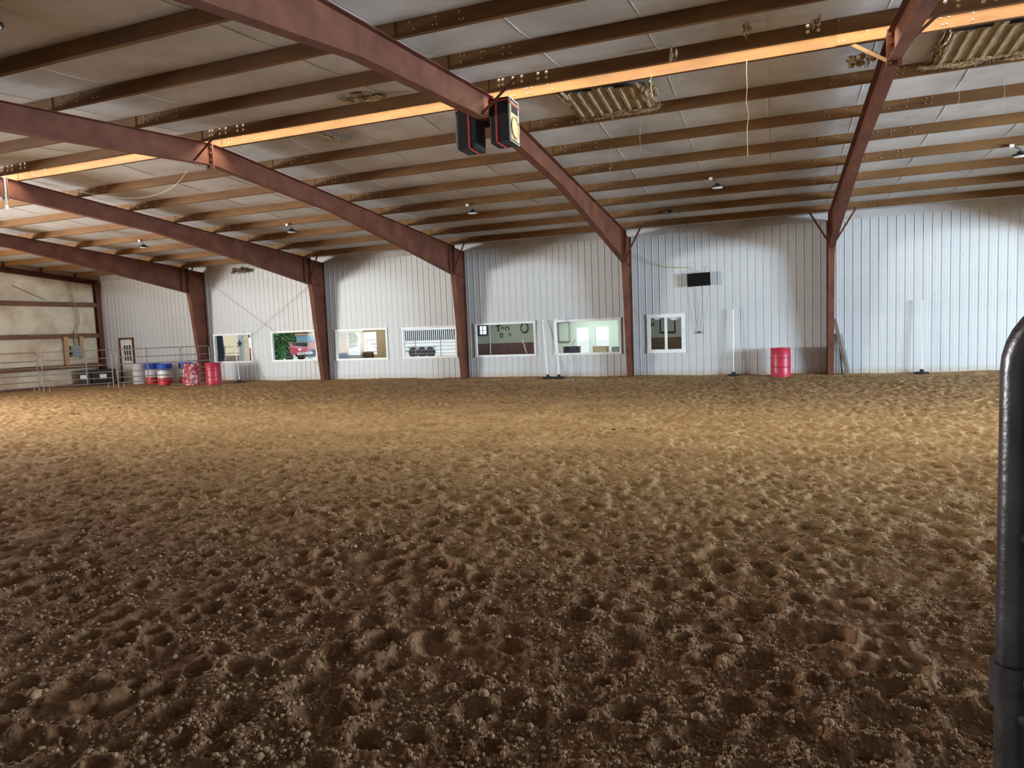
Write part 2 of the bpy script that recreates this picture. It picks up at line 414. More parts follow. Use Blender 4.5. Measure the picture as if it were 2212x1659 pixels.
def purlin(y, d, label, holes=False, seed=0):
    """Z section: top flange away, bottom flange towards d"""
    t = thing('roof_purlin', label, 'purlin', (0, y, 0), 0, 'purlins of the roof')
    zb = rtop(y)+.003; zt = zb+PH; f = .065
    # bottom flange + lip, top flange
    mb = MB()
    mb.box((XL, min(0, d*f), zb), (XR_, max(0, d*f), zb+.006)); mb.box((XL, d*f-.003, zb), (XR_, d*f+.003, zb+.02))
    mb.build('bottom_flange', M['purlin'], t)
    mb = MB(); mb.box((XL, min(0, -d*f), zt-.006), (XR_, max(0, -d*f), zt)); mb.build('top_flange', M['purlin'], t)
    mb = MB()
    if not holes:
        mb.box((XL, -.003, zb), (XR_, .003, zt))
    else:
        cuts = []
        for fx in FX[1:6]:
            for off in (.30, .37, .55, .70, .98, 1.12)+((-.44, -.36) if fx != 0 else (-.30, -.37, -.55, -.70, -.98, -1.12)): cuts.append(fx+off)
        cuts.sort(); rows = (zb+.080, zb+.158); a = .024
        xprev = XL
        for cx in cuts:
            if cx-a > xprev: mb.box((xprev, -.003, zb), (cx-a, .003, zt))
            edges = [zb]+[q for r_ in rows for q in (r_-a, r_+a)]+[zt]
            for e in range(0, len(edges), 2): mb.box((cx-a, -.003, edges[e]), (cx+a, .003, edges[e+1]))
            for r_ in rows:                       # chamfered corners make the holes round
                for sx in (-1, 1):
                    for sz in (-1, 1):
                        mb.prism([(cx+sx*a, r_+sz*a), (cx+sx*a, r_+sz*a*.42), (cx+sx*a*.42, r_+sz*a)], 'y', -.003, .003)
            xprev = cx+a
        mb.box((xprev, -.003, zb), (XR_, .003, zt))
    mb.build('web_plate', M['purlin'], t)
    # lap splice over each frame: a second web layer and its bolts
    for fx in FX[:7]:
        mb = MB(); mb.box((fx-.72, -.012, zb+.008), (fx+.10, -.003, zt-.004)); mb.build('splice_clip', M['purlin'], t)
        if not holes:
            mb = MB()
            for off in (-.66, -.6, -.36, -.3, .3, .38, .62, .68, .98, 1.06):
                for zz in (.055, .145):
                    xx = fx+off+rnd.uniform(-.02, .02)
                    if rnd.random() < .75: mb.box((xx-.007, -.018, zb+zz-.007), (xx+.007, -.002, zb+zz+.007))
            if mb.v: mb.build('bolt_heads', M['zinc'], t)['kind'] = 'stuff'
    return t
ordn = ['first', 'second', 'third', 'fourth', 'fifth', 'sixth', 'seventh', 'eighth']
purlin(far_y[0], 1, 'brightly lit orange purlin along the open ridge')
for k in range(1, 8):
    lab = 'brown roof purlin, %s one beyond the lit orange ridge purlin' % ordn[k-1]
    if k == 7: lab = 'lowest brown roof purlin, running just above the white wall'
    purlin(far_y[k], 1, lab)
purlin(near_y[0], 1, 'dark ridge purlin with rows of bright bolt holes', True)
for k in range(1, 6):
    purlin(near_y[k], 1, 'dark roof purlin, %s one on the camera side of the ridge' % ordn[k-1])

HF = .085
def frame(x, label, braces):
    t = thing('steel_frame', label, 'steel frame', (x, -.45, 0), 0, 'rigid steel frames of the hall')
    def loc(y): return y+.45
    def ibeam(mb, polyline_out, polyline_in, tw=.008, tf=.012):
        """web between two polylines (y,z), flanges along both"""
        po, pi = polyline_out, polyline_in
        for q in range(len(po)-1):
            poly = [po[q], po[q+1], pi[q+1], pi[q]]
            mb.prism([(loc(a), b) for a, b in poly], 'x', -tw/2, tw/2)
        for pl in (po, pi):
            for q in range(len(pl)-1):
                (ya, za), (yb, zb) = pl[q], pl[q+1]
                mb.bar((0, loc(ya), za), (0, loc(yb), zb), 2*HF, tf, (0, -(zb-za), (yb-ya)) if abs(yb-ya) > .01 else (0, 1, 0))
    for side in (1, -1):
        def Y(d): return -d if side > 0 else YN+d        # d: distance from that side wall
        kz = 3.77
        out = [(Y(.045), -.15), (Y(.045), kz), (Y(.045), rtop(Y(.045))-.03)]
        inn = [(Y(.42), -.15), (Y(.884), kz), (Y(.884), rtop(Y(.884))-.012)]
        mb = MB(); ibeam(mb, out, inn); mb.build('column', M['steel'], t)
        ds = [.884, 4.1, 8.0, -YR]
        zb = [kz, 4.32, 4.94, 5.275]
        top = [(Y(d), rtop(Y(d))-.006) for d in ds]; bot = list(zip([Y(d) for d in ds], zb))
        mb = MB(); ibeam(mb, top, bot); mb.build('rafter', M['steel'], t)
        # knee: horizontal stiffener, end plates with bolts, cap
        mb = MB(); mb.bar((0, loc(Y(.06)), kz-.06), (0, loc(Y(.87)), kz), 2*HF-.01, .012, (0, 0, 1)); mb.build('knee_stiffener', M['steel'], t)
        mb = MB(); mb.box((-HF-.01, min(loc(Y(.872)), loc(Y(.896))), kz-.11), (HF+.01, max(loc(Y(.872)), loc(Y(.896))), rtop(Y(.88))+.04)); mb.build('end_plate', M['steel'], t)
        mb = MB()
        for bx in (-.05, .05):
            for bz in (kz-.06, kz+.12, kz+.3, rtop(Y(.88))-.12):
                yy = loc(Y(.905)); mb.box((bx-.014, yy-.014, bz-.014), (bx+.014, yy+.014, bz+.014))
        mb.build('bolts', M['rust'], t)['kind'] = 'stuff'
        if side > 0:
            for sx in braces:
                mb = MB(); a = (sx*.04, loc(-.98), kz+.08); b_ = (sx*.62, loc(-1.16), rtop(-1.2)+.03)
                mb.bar(a, b_, .055, .006, (0, 1, 0)); mb.bar((a[0], a[1]+.02, a[2]), (b_[0], b_[1]+.02, b_[2]), .006, .05, (0, 1, 0))
                mb.build('knee_brace', M['steel'], t)
        for d in (1.25,):
            mb = MB(); yy = loc(Y(d)); zz = np.interp(d, ds, zb)
            mb.box((-HF+.01, yy-.004, zz+.01), (HF-.01, yy+.004, rtop(Y(d))-.02)); mb.build('web_stiffener', M['steel'], t)
    # ridge splice
    mb = MB(); mb.box((-HF-.012, loc(YR)-.016, 5.19), (HF+.012, loc(YR)+.016, 5.70)); mb.build('ridge_splice_plate', M['steel'], t)
    mb = MB()
    for bx in (-.05, .05):
        for bz in (5.235, 5.36, 5.5, 5.62):
            mb.box((bx-.015, loc(YR)-.04, bz-.015), (bx+.015, loc(YR)+.04, bz+.015))
    mb.build('bolts', M['rust'], t)['kind'] = 'stuff'
    # flange brace from the bottom flange up to the ridge purlins
    mb = MB(); mb.bar((.0, loc(YR-.44), 5.25), (.62, loc(YR-.33), 5.80), .045, .006, (0, 1, 0)); mb.build('flange_brace', M['steel'], t)
    if x in (0,):
        mb = MB(); mb.bar((-.05, loc(YR+.1), 5.29), (-.52, loc(YR+.28), 5.68), .05, .006, (0, 1, 0)); mb.build('flange_brace', M['purlin'], t)
    return t
labs = {6.096: 'steel frame at the right end, mostly outside the picture', 0: 'nearest red steel frame, its column beside the leaning boards',
        -6.096: 'red steel frame carrying the two black loudspeakers', -12.192: 'red steel frame with its column between the cart window and the tack-room window',
        -18.288: 'red steel frame with its column right of the pickup window', -24.384: 'red steel frame with its column behind the pipe fence and drums'}
labs[-12.192] = 'third red steel frame counting from the leaning boards'
labs[-18.288] = 'fourth red steel frame, one beyond the third from the leaning boards'
labs[-24.384] = 'farthest full red steel frame, its column behind the red drums'
for x in FX[1:]:
    frame(x, labs[x], (-1, 1) if x == 0 else (1,))

# ------------------------------------------------------------------ back wall: ribbed white sheets strip by strip, windows let in
WIN = [(-24.03, -22.02, .80, 2.01), (-21.0, -18.77, .81, 2.02), (-17.86, -15.52, .80, 1.985), (-14.85, -12.58, .81, 1.965),
       (-11.82, -9.50, .80, 2.0), (-8.79, -6.44, .80, 1.995), (-5.54, -4.33, .80, 2.05)]
DOOR = (-29.53, -28.70, -.1, 2.0)
OPEN = WIN+[DOOR]
PITCH = .2305; X0 = -5.807; WT = 4.70
wall_back = structure('wall_back', 'white ribbed steel wall along the far side')
def strip_prof(xa):
    # profile (x, y): y negative = towards the room
    return [(xa+a, b) for a, b in ((0, 0), (.007, -.013), (.019, -.013), (.026, 0), (.088, 0), (.093, -.0016), (.105, -.0016), (.110, 0), (.155, 0), (.160, -.0016), (.172, -.0016), (.177, 0), (PITCH, 0))]
def clip_prof(pr, a, b):
    out = []
    def at(x):
        for (xa, ya), (xb, yb) in zip(pr, pr[1:]):
            if xa <= x <= xb: return (x, ya+(yb-ya)*((x-xa)/max(xb-xa, 1e-9)))
        return pr[-1]
    out.append(at(a)); out += [p for p in pr if a+1e-6 < p[0] < b-1e-6]; out.append(at(b)); return out
cache = {}
k0 = int(math.floor((XL-X0)/PITCH)); k1 = int(math.ceil((9.5-X0)/PITCH))
for k in range(k0, k1):
    xa = X0+k*PITCH; xb = xa+PITCH
    if xb < XL: continue
    pr0 = strip_prof(0); edges = {0.0, PITCH}
    for w in OPEN:
        for e in (w[0], w[1]):
            if xa+.002 < e < xb-.002: edges.add(e-xa)
    edges = sorted(edges); segs = []
    for a, b in zip(edges, edges[1:]):
        mid = xa+(a+b)/2; hole = [w for w in OPEN if w[0] < mid < w[1]]
        if hole: segs += [(a, b, -.2, hole[0][2]), (a, b, hole[0][3], WT)]
        else: segs += [(a, b, -.2, WT)]
    key = tuple((round(a, 4), round(b, 4), c, d) for a, b, c, d in segs)
    if key not in cache:
        mb = MB()
        for a, b, c, d in segs:
            pp = clip_prof(pr0, a, b); n = len(pp)
            mb.add([(x_, y_, c) for x_, y_ in pp]+[(x_, y_, d) for x_, y_ in pp], [(i, i+1, n+i+1, n+i) for i in range(n-1)])
        me = bpy.data.meshes.new('wall_panel'); me.from_pydata(mb.v, [], mb.f); me.update(); me.materials.append(M['wall']); cache[key] = me
    link('wall_panel', cache[key], wall_back, (xa, 0, 0))
# screws rows and top flashing
mb = MB()
for k in range(k0, k1):
    xs = X0+k*PITCH+.07
    for z in (.55, 2.25, 3.35, 4.45):
        if any(w[0] < xs < w[1] and w[2] < z < w[3] for w in OPEN): continue
        mb.box((xs-.005, -.006, z-.005+.03*rnd.random()), (xs+.005, 0, z+.006+.03*rnd.random()))
o = mb.build('panel_screws', M['grey'], wall_back); o['kind'] = 'stuff'
mb = MB(); mb.prism([(-.03, 4.66), (.02, 4.66), (.02, 5.0), (-.03, 5.0)], 'x', XL, 9.5); mb.build('top_flashing', M['vinyl'], wall_back)

# outer closing walls (off-frame sides): near wall, right end wall
def plain_wall(name, boxes, m_, label):
    mb = MB()
    for a, b in boxes: mb.box(a, b)
    o = mb.build(name, m_); o['kind'] = 'structure'; o['label'] = label
plain_wall('wall_front', [((XL-.3, YN-.15, -.3), (XR_+.3, YN-.02, 5.3))], M['vinyl'], 'near side wall behind the camera')
plain_wall('wall_right', [((XR_, YN-.15, -.3), (XR_+.15, -16.3, 6.4)), ((XR_, -8.1, -.3), (XR_+.15, .2, 6.4)), ((XR_, -16.3, 4.2), (XR_+.15, -8.1, 6.4))], M['vinyl'], 'right end wall with an open door')
plain_wall('wall_side_beyond', [((9.5, -.02, -.3), (XR_+.15, .03, 5.1))], M['wall'], 'white far side wall beyond the picture')

# ------------------------------------------------------------------ left end wall: insulated, brown girts
wl = structure('wall_left', 'end wall of stained insulation held by brown girts')
LX = XL
def wall_bit(name, ya, yb, za, zb, xo=0, m_=None):
    mb = MB(); nY = max(2, int((yb-ya)/.25)); nZ = 8; vs = []; fs = []
    for i in range(nY+1):
        for j in range(nZ+1):
            y = ya+(yb-ya)*i/nY; z = za+(zb-za)*j/nZ
            bulge = .03*math.sin(PI*i/nY)**.5*math.sin(PI*j/nZ)**.6 if 0 < i < nY and 0 < j < nZ else 0
            vs.append((LX+xo+bulge, y, z))
    for i in range(nY):
        for j in range(nZ): a = i*(nZ+1)+j; fs.append((a, a+1, a+nZ+2, a+nZ+1))
    mb.add(vs, fs); return mb.build(name, m_ or M['vinylwall'], wl, True)
yb_ = [-24.1, -21.3, -19.9]
for ya, yb in [(-3.75, -.2), (-5.27, -3.75), (-6.8, -5.27), (-8.3, -6.8), (-9.8, -8.3), (-11.3, -9.8), (-13.0, -11.3)]:
    for za, zb in [(-.1, .83), (.83, 2.2), (2.2, 3.58), (3.58, min(rtop(yb), rtop(ya))+.1)]:
        wall_bit('insulation_panel', ya, yb, za, zb)
for ya, yb, za, zb in [(-3.5, -1.6, 4.35, 4.78), (-3.45, -1.55, 3.62, 4.28), (-3.4, -1.45, 2.25, 2.85)]:
    wall_bit('insulation_patch', ya, yb, za, zb, .012)
mb = MB(); mb.box((LX-.15, -21.6, 4.2), (LX-.02, -14.8, 6.2)); mb.box((LX-.15, YN-.1, -.3), (LX-.02, -21.6, 6.2)); mb.box((LX-.15, -14.8, -.3), (LX-.02, .2, 6.2))
mb.build('outer_sheet', M['vinylwall'], wl)
for z, dep in ((3.58, .2), (2.2, .2), (.86, .2)):
    mb = MB(); mb.box((LX+.0, -13, z-.095), (LX+.008, -.15, z+.095)); mb.box((LX, -13, z-.10), (LX+dep, -.15, z-.092)); mb.box((LX, -13, z+.092), (LX+dep*.6, -.15, z+.10)); mb.box((LX+dep-.012, -13, z-.10), (LX+dep, -.15, z+.075))
    mb.build('girt', M['girt'], wl)
mb = MB(); mb.box((LX+.0, -.30, -.1), (LX+.012, -.06, 4.6)); mb.box((LX+.012, -.19, -.1), (LX+.2, -.17, 4.6)); mb.box((LX+.2, -.30, -.1), (LX+.212, -.06, 4.6)); mb.build('corner_post', M['steel'], wl)
mb = MB()
def rz(y): return rtop(y)-.02
for q in [(-.06, -12.08)]:
    ya, yb = q
    mb.prism([(ya, rz(ya)-.20), (yb, rz(yb)-.20), (yb, rz(yb)), (ya, rz(ya))], 'x', LX+.05, LX+.06)
    mb.prism([(ya, rz(ya)-.21), (yb, rz(yb)-.21), (yb, rz(yb)-.195), (ya, rz(ya)-.195)], 'x', LX+.0, LX+.2)
    mb.prism([(ya, rz(ya)-.012), (yb, rz(yb)-.012), (yb, rz(yb)), (ya, rz(ya))], 'x', LX+.0, LX+.2)
mb.build('end_rafter', M['steel'], wl)
mb = MB(); mb.box((LX, -13, -.1), (LX+.04, -.3, .09)); mb.build('base_board', M['rust'], wl)

# ------------------------------------------------------------------ windows and door
def window(n, w, slider=False, label=None):
    xa, xb, za, zb = w; t = structure('window_%d' % n, label)
    fwd, dep = (.055 if not slider else .10), .05
    for nm, a, b in (('frame_sill', (xa-.02, -.055, za-.02), (xb+.02, .06, za+fwd)), ('frame_head', (xa-.02, -.05, zb-fwd), (xb+.02, .06, zb+.02)),
                     ('frame_jamb', (xa-.015, -.047, za+fwd+.001), (xa+fwd, .057, zb-fwd-.001)), ('frame_jamb', (xb-fwd, -.047, za+fwd+.001), (xb+.015, .057, zb-fwd-.001))):
        mb = MB(); mb.box(a, b); mb.build(nm, M['white'], t)
    if slider:
        xm = (xa+xb)/2
        mb = MB(); mb.box((xm-.04, -.045, za+fwd), (xm+.04, .05, zb-fwd)); mb.build('meeting_stile', M['white'], t)
        for a, b in ((xa+fwd, xm-.04), (xm+.04, xb-fwd)):
            mb = MB(); mb.box((a, .0, za+fwd), (b, .006, zb-fwd)); mb.build('pane', M['glass'], t)
    else:
        mb = MB(); mb.box((xa+fwd, .0, za+fwd), (xb-fwd, .006, zb-fwd)); mb.build('pane', M['glass'], t)
    return t
wl_lab = ['leftmost window, behind the end of the pipe fence', 'window showing a red pickup outside', 'window with a bright window and two armchairs behind it', 'window showing a white slatted trailer',
          'window into a tack room with a dark red wainscot', 'window into a pale green room with bright doors', 'small two-pane sliding window with white frame']
for i, w in enumerate(WIN): window(i+1, w, i == 6, wl_lab[i])
d = structure('door_1', 'white door with nine small panes and a brown frame')
xa, xb, za, zb = DOOR
for nm, a, b in (('frame_jamb', (xa-.03, -.05, 0), (xa+.045, .06, zb)), ('frame_jamb', (xb-.045, -.05, 0), (xb+.03, .06, zb)), ('frame_head', (xa-.03, -.05, zb-.04), (xb+.03, .06, zb+.04))):
    mb = MB(); mb.box(a, b); mb.build(nm, M['steel'], d)
leaf = link('door_leaf', None, d)
gx0, gx1, gz0, gz1 = xa+.20, xb-.18, .98, 1.72
mb = MB(); mb.box((xa+.045, -.01, -.05), (gx0, .035, zb-.04)); mb.box((gx1, -.01, -.05), (xb-.045, .035, zb-.04)); mb.box((gx0, -.01, -.05), (gx1, .035, gz0)); mb.box((gx0, -.01, gz1), (gx1, .035, zb-.04))
bpy.data.objects.remove(leaf); leaf = mb.build('door_leaf', M['white'], d)
M['darkglass'] = mat('door_lite_glass', (.05, .03, .02), None, rough=.15)
gw = (gx1-gx0)/3; gh = (gz1-gz0)/3
mb = MB()
for i in (1, 2):
    mb.box((gx0+gw*i-.014, -.016, gz0), (gx0+gw*i+.014, .03, gz1)); mb.box((gx0, -.016, gz0+gh*i-.016), (gx1, .03, gz0+gh*i+.016))
mb.box((gx0-.025, -.018, gz0-.025), (gx0, .0, gz1+.025)); mb.box((gx1, -.018, gz0-.025), (gx1+.025, .0, gz1+.025)); mb.box((gx0, -.018, gz0-.025), (gx1, 0, gz0)); mb.box((gx0, -.018, gz1), (gx1, 0, gz1+.025))
mb.build('muntins', M['white'], leaf)
for i in range(3):
    for j in range(3):
        mb = MB(); mb.box((gx0+gw*i+.01, .008, gz0+gh*j+.01), (gx0+gw*(i+1)-.01, .014, gz0+gh*(j+1)-.01)); mb.build('pane', M['darkglass'], leaf)
mb = MB(); mb.lathe([(0, -.03), (.03, -.03), (.034, -.01), (.02, .01), (.02, .03)], 12, (0, 0, 0)); ko = mb.build('knob', M['zinc'], leaf, True, (xb-.10, -.04, 1.0)); ko.rotation_euler = (R(90), 0, 0)

# ================================================================== things in the hall
# ------------------------------------------------------------------ steel drums
def drum_mesh(name, m_, r=.29, h=.88):
    mb = MB()
    mb.lathe([(0, .012), (r-.02, .012), (r-.012, 0), (r+.004, .004), (r+.004, .02), (r-.004, .03), (r, .28), (r, .285), (r+.014, .297), (r+.014, .307), (r, .319), (r, .56), (r, .565), (r+.014, .577), (r+.014, .587), (r, .599),
              (r-.003, .85), (r+.004, .86), (r+.004, .876), (r-.006, .88), (r-.012, .862), (0, .862)], 36)
    return mb.mesh(name, m_, True)
def drum(label, loc, m_, rz=0, bungs=True):
    t = thing('drum', label, 'drum', loc, rz, 'drums in the arena')
    link('body', drum_mesh('body', m_), t)
    if bungs:
        mb = MB(); mb.lathe([(0, .014), (.03, .014), (.034, 0)], 12); me = mb.mesh('bung', M['zinc'], True)
        link('bung', me, t, (.2, 0, .862)); link('bung', me, t, (-.2, 0, .862))
    return t
def band_mat():
    Mx = mat('blue_white_red_paint', (.7, .7, .72), None, rough=.4); nt = Mx.node_tree; b = nt.nodes['Principled BSDF']
    tc = nt.nodes.new('ShaderNodeTexCoord'); sx = nt.nodes.new('ShaderNodeSeparateXYZ'); nt.links.new(tc.outputs['Object'], sx.inputs[0])
    r = nt.nodes.new('ShaderNodeValToRGB'); r.color_ramp.interpolation = 'CONSTANT'; e = r.color_ramp.elements
    e[0].position = 0; e[0].color = (.62, .03, .03, 1); e[1].position = .30; e[1].color = (.74, .74, .78, 1); q = e.new(.61); q.color = (.03, .09, .48, 1)
    nt.links.new(sx.outputs[2], r.inputs[0]); nt.links.new(r.outputs[0], b.inputs['Base Color']); return Mx
M['band'] = band_mat()
M['whitedrum'] = mat('white_drum_paint', (.66, .68, .72), (.74, .76, .78), 3, .45)
drum('bright red steel drum alone against the white wall by the leaning boards', (-1.41, -.60, .0), M['red'], .4)
drum('clean red steel drum at the right end of the pipe fence', (-22.74, -1.50, .0), M['red'], 1.1)
drum('worn red drum with peeling paint behind the pipe fence', (-23.49, -1.87, .0), M['redold'], 2.0)
drum('rightmost of the blue, white and red banded drums', (-24.98, -.72, .0), M['band'], .2, False)
drum('middle one of the blue, white and red banded drums', (-25.38, -1.45, .0), M['band'], .8, False)
drum('leftmost of the blue, white and red banded drums', (-26.65, -.92, .0), M['band'], 1.5, False)
drum('plain white drum beside the banded drums', (-27.42, -.88, .0), M['whitedrum'], 1.5, False)

# ------------------------------------------------------------------ corral panels
def corral(p, q, label, mids, H=1.55, feet=True):
    p = Vector((p[0], p[1], 0)); q = Vector((q[0], q[1], 0)); L = (q-p).length; a = math.atan2(q.y-p.y, q.x-p.x)
    t = thing('corral_panel', label, 'fence panel', p, a, 'pipe corral panels along the left end')
    r = .02
    def stile(x0, s):
        rr = .10; pts = [(x0, 0, .0), (x0, 0, H-rr)]
        for k in range(1, 7):
            th = PI/2*k/6; pts.append((x0+s*(rr-rr*math.cos(th)), 0, H-rr+rr*math.sin(th)))
        mb = MB(); mb.tube(pts, r, 8); return mb
    stile(.03, 1).build('stile', M['pipe'], t, True); stile(L-.03, -1).build('stile', M['pipe'], t, True)
    zs = [H, 1.22, .95, .67, .43, .22]
    for z in zs:
        mb = MB(); mb.tube([(.12 if z == H else .03, 0, z), (L-.12 if z == H else L-.03, 0, z)], r*.85, 8); mb.build('rail', M['pipe'], t, True)
    for x_ in mids:
        mb = MB(); mb.box((x_*L-.02, -.03, .2), (x_*L+.02, -.022, H)); mb.build('stiffener', M['pipe'], t)
    if feet:
        for x_ in (.22, L-.22):
            mb = MB(); mb.tube([(x_-.06 if x_ < 1 else x_+.06, 0, .22), (x_, 0, .17), (x_, 0, .0)], r*.85, 8); mb.build('foot', M['pipe'], t, True)
    for z in (1.35, .3):
        mb = MB(); mb.tube([(L-.03, -.02, z), (L+.05, -.03, z+.02), (L+.05, .02, z)], .008, 6); mb.build('pin', M['pipe'], t, True)
    return t
corral((-28.62, -7.6), (-28.13, -4.82), 'pipe fence panel at the left edge of the picture', (.5,))
corral((-28.10, -4.74), (-26.44, -2.98), 'pipe fence panel in front of the electric box and black bins', (.62,))
corral((-26.36, -2.90), (-23.80, -.52), 'pipe fence panel in front of the white door and drums', (.32, .68))

# ------------------------------------------------------------------ white bending poles on rubber bases
def pole(label, base, top, h_collar=.1):
    t = thing('bending_pole', label, 'pole', (base[0], base[1], 0), 0, 'white poles standing along the wall')
    dx, dy = top[0]-base[0], top[1]-base[1]
    mb = MB(); mb.lathe([(0, .0), (.19, .0), (.2, .02), (.18, .04), (.06, .055), (.045, .12), (.045, .125), (0, .125)], 20); mb.build('base', M['rubber'], t, True, (0, 0, .02))
    mb = MB(); mb.tube([(0, 0, .1), (dx*.5, dy*.5, top[2]*.5), (dx, dy, top[2])], .019, 10); p_ = mb.build('pipe', M['pvc'], t, True)
    mb = MB(); mb.tube([(dx, dy, top[2]-.02), (dx, dy, top[2]+.025)], .028, 10); mb.build('cap', M['pvc'], t, True)
    return t
pole('white pole on a rubber base between the screen and the red drum', (-2.80, -.25), (-2.80, -.16, 2.09))
pole('rightmost white pole on a rubber base, right of the leaning boards', (2.43, -.28), (2.43, -.2, 2.12))
pole('tilted white pole between the tack-room window and the green room window', (-8.96, -.42), (-9.17, -.14, 2.01))
pole('upright white pole in front of the left edge of the green room window', (-8.54, -.46), (-8.64, -.3, 2.04))
pole('white pole in front of the leftmost window by the clean red drum', (-21.95, -.95), (-22.55, -.45, 2.03))

# ------------------------------------------------------------------ screen with cords
tv = thing('wall_screen', 'black flat screen hung high on the white wall', 'screen', (-3.83, -.02, 2.9))
tv.rotation_euler = (0, R(-1.5), 0)
mb = MB(); mb.box((-.365, -.20, .01), (.365, -.155, .43)); mb.build('bezel', M['black'], tv)
mb = MB(); mb.box((-.345, -.204, .03), (.345, -.2, .41)); mb.build('display', M['screen'], tv)
mb = MB(); mb.box((-.1, -.155, .13), (.1, .0, .33)); mb.build('bracket', M['black'], tv)
for a, b in (((-.2, -.16, .43), (-.26, .0, .62)), ((.16, -.16, .43), (.26, .0, .66))):
    mb = MB(); mb.tube([a, b], .006, 6); mb.build('hanger_wire', M['cord'], tv)
def cord(name, label, pts, r, m_, cat='cord', n=6, sub=6, group=None):
    P = [Vector(p) for p in pts]; out = []
    for i in range(len(P)-1):
        p0 = P[max(i-1, 0)]; p1 = P[i]; p2 = P[i+1]; p3 = P[min(i+2, len(P)-1)]
        for k in range(sub):
            t = k/sub
            out.append(.5*((2*p1)+(p2-p0)*t+(2*p0-5*p1+4*p2-p3)*t*t+(3*p1-p0-3*p2+p3)*t**3))
    out.append(P[-1]); mb = MB(); mb.tube(out, r, n); o = mb.build(name, m_, None, True); return tag(o, label, cat, group)
cord('power_cord', 'yellow cord strung from the speaker frame column to the screen', [(-6.0, -.12, 4.18), (-5.46, -.11, 3.84), (-4.86, -.1, 3.60), (-4.4, -.1, 3.54), (-4.08, -.06, 3.54)], .009, M['yellowcord'])
cord('dangling_cord', 'dark cord dangling on the left below the screen', [(-4.02, -.15, 2.92), (-4.0, -.1, 2.4), (-3.96, -.07, 1.9), (-3.88, -.06, 1.47)], .006, M['cord'])
cord('dangling_cord', 'dark cord dangling on the right below the screen', [(-3.74, -.15, 2.93), (-3.75, -.1, 2.4), (-3.78, -.07, 1.9), (-3.84, -.06, 1.46)], .006, M['cord'])
for xx in (-3.885, -3.835):
    mb = MB(); mb.box((xx-.018, -.08, 1.39), (xx+.018, -.045, 1.46)); mb.build('cord_plug', M['black'], bpy.data.objects['dangling_cord' if xx < -3.86 else 'dangling_cord.001'])

# ------------------------------------------------------------------ loudspeakers strapped to the ridge of a frame
def speaker(label, cx, facing, z0):
    t = thing('loudspeaker', label, 'loudspeaker', (cx, YR-.12, z0), 0, 'loudspeakers strapped to the rafter')
    w, dp, h = .36, .44, .70   # along x, along y, height
    mb = MB(); b = .035
    mb.prism([(-w/2+b, -dp/2), (w/2-b, -dp/2), (w/2, -dp/2+b), (w/2, dp/2-b), (w/2-b, dp/2), (-w/2+b, dp/2), (-w/2, dp/2-b), (-w/2, -dp/2+b)], 'z', 0, h); mb.build('cabinet', M['blackcarpet'], t)
    f = facing*(w/2)
    mb = MB(); mb.box((min(f, f+facing*.012), -dp/2+.03, .03), (max(f, f+facing*.012), dp/2-.03, h-.06)); ba = mb.build('baffle', M['cone'], t)
    mb = MB(); n = 24; vs = []; fs = []
    rings = [(.185, .014), (.185, .03), (.165, .032), (.15, .016), (.06, -.03), (.05, -.005), (0, .005)]
    for r_, o_ in rings:
        for k in range(n): vs.append((f+facing*o_, r_*math.cos(2*PI*k/n), .25+r_*math.sin(2*PI*k/n)))
    for i in range(len(rings)-1):
        for k in range(n): fs.append((i*n+k, i*n+(k+1) % n, (i+1)*n+(k+1) % n, (i+1)*n+k))
    mb.add(vs, fs); mb.build('woofer', M['fibre'], t, True)
    mb = MB(); mb.box((min(f, f+facing*.02), -.15, .47), (max(f, f+facing*.02), .15, .60)); mb.build('horn', M['black'], t)
    for nm, a, b_ in (('frame_edge', (f-.006, -dp/2-.004, -.003), (f+.008, -dp/2+.012, h+.003)), ('frame_edge', (f-.006, dp/2-.012, -.003), (f+.008, dp/2+.004, h+.003)), ('frame_edge', (f-.006, -dp/2+.013, -.004), (f+.008, dp/2-.013, .012)), ('frame_edge', (f-.006, -dp/2+.013, h-.012), (f+.008, dp/2-.013, h+.004))):
        mb = MB(); mb.box(a, b_); mb.build(nm, M['grey'], t)
    mb = MB(); s_ = .017; e = .007; xo = -facing*.05
    mb.box((xo-s_, -dp/2-e, -e), (xo+s_, -dp/2-.0005, h+e)); mb.box((xo-s_, dp/2+.0005, -e), (xo+s_, dp/2+e, h+e)); mb.box((xo-s_, -dp/2-e, -e), (xo+s_, dp/2+e, -.0005)); mb.box((xo-s_, -dp/2-e, h+.0005), (xo+s_, dp/2+e, h+e))
    mb.build('strap', M['strap'], t)
    mb = MB(); mb.box((-w/2-.006, -dp/2-e, h-.06), (w/2+.006, -dp/2-.0005, h-.03)); mb.box((f-.0, -dp/2, h-.10), (f+facing*.02, dp/2, h-.07)); mb.build('cross_strap', M['strap'], t)['kind'] = 'stuff'
    return t
speaker('right one of two black loudspeakers, its cream front showing', -5.79, 1, 4.83)
speaker('left one of two black loudspeakers, partly behind the rafter', -6.39, -1, 4.79)

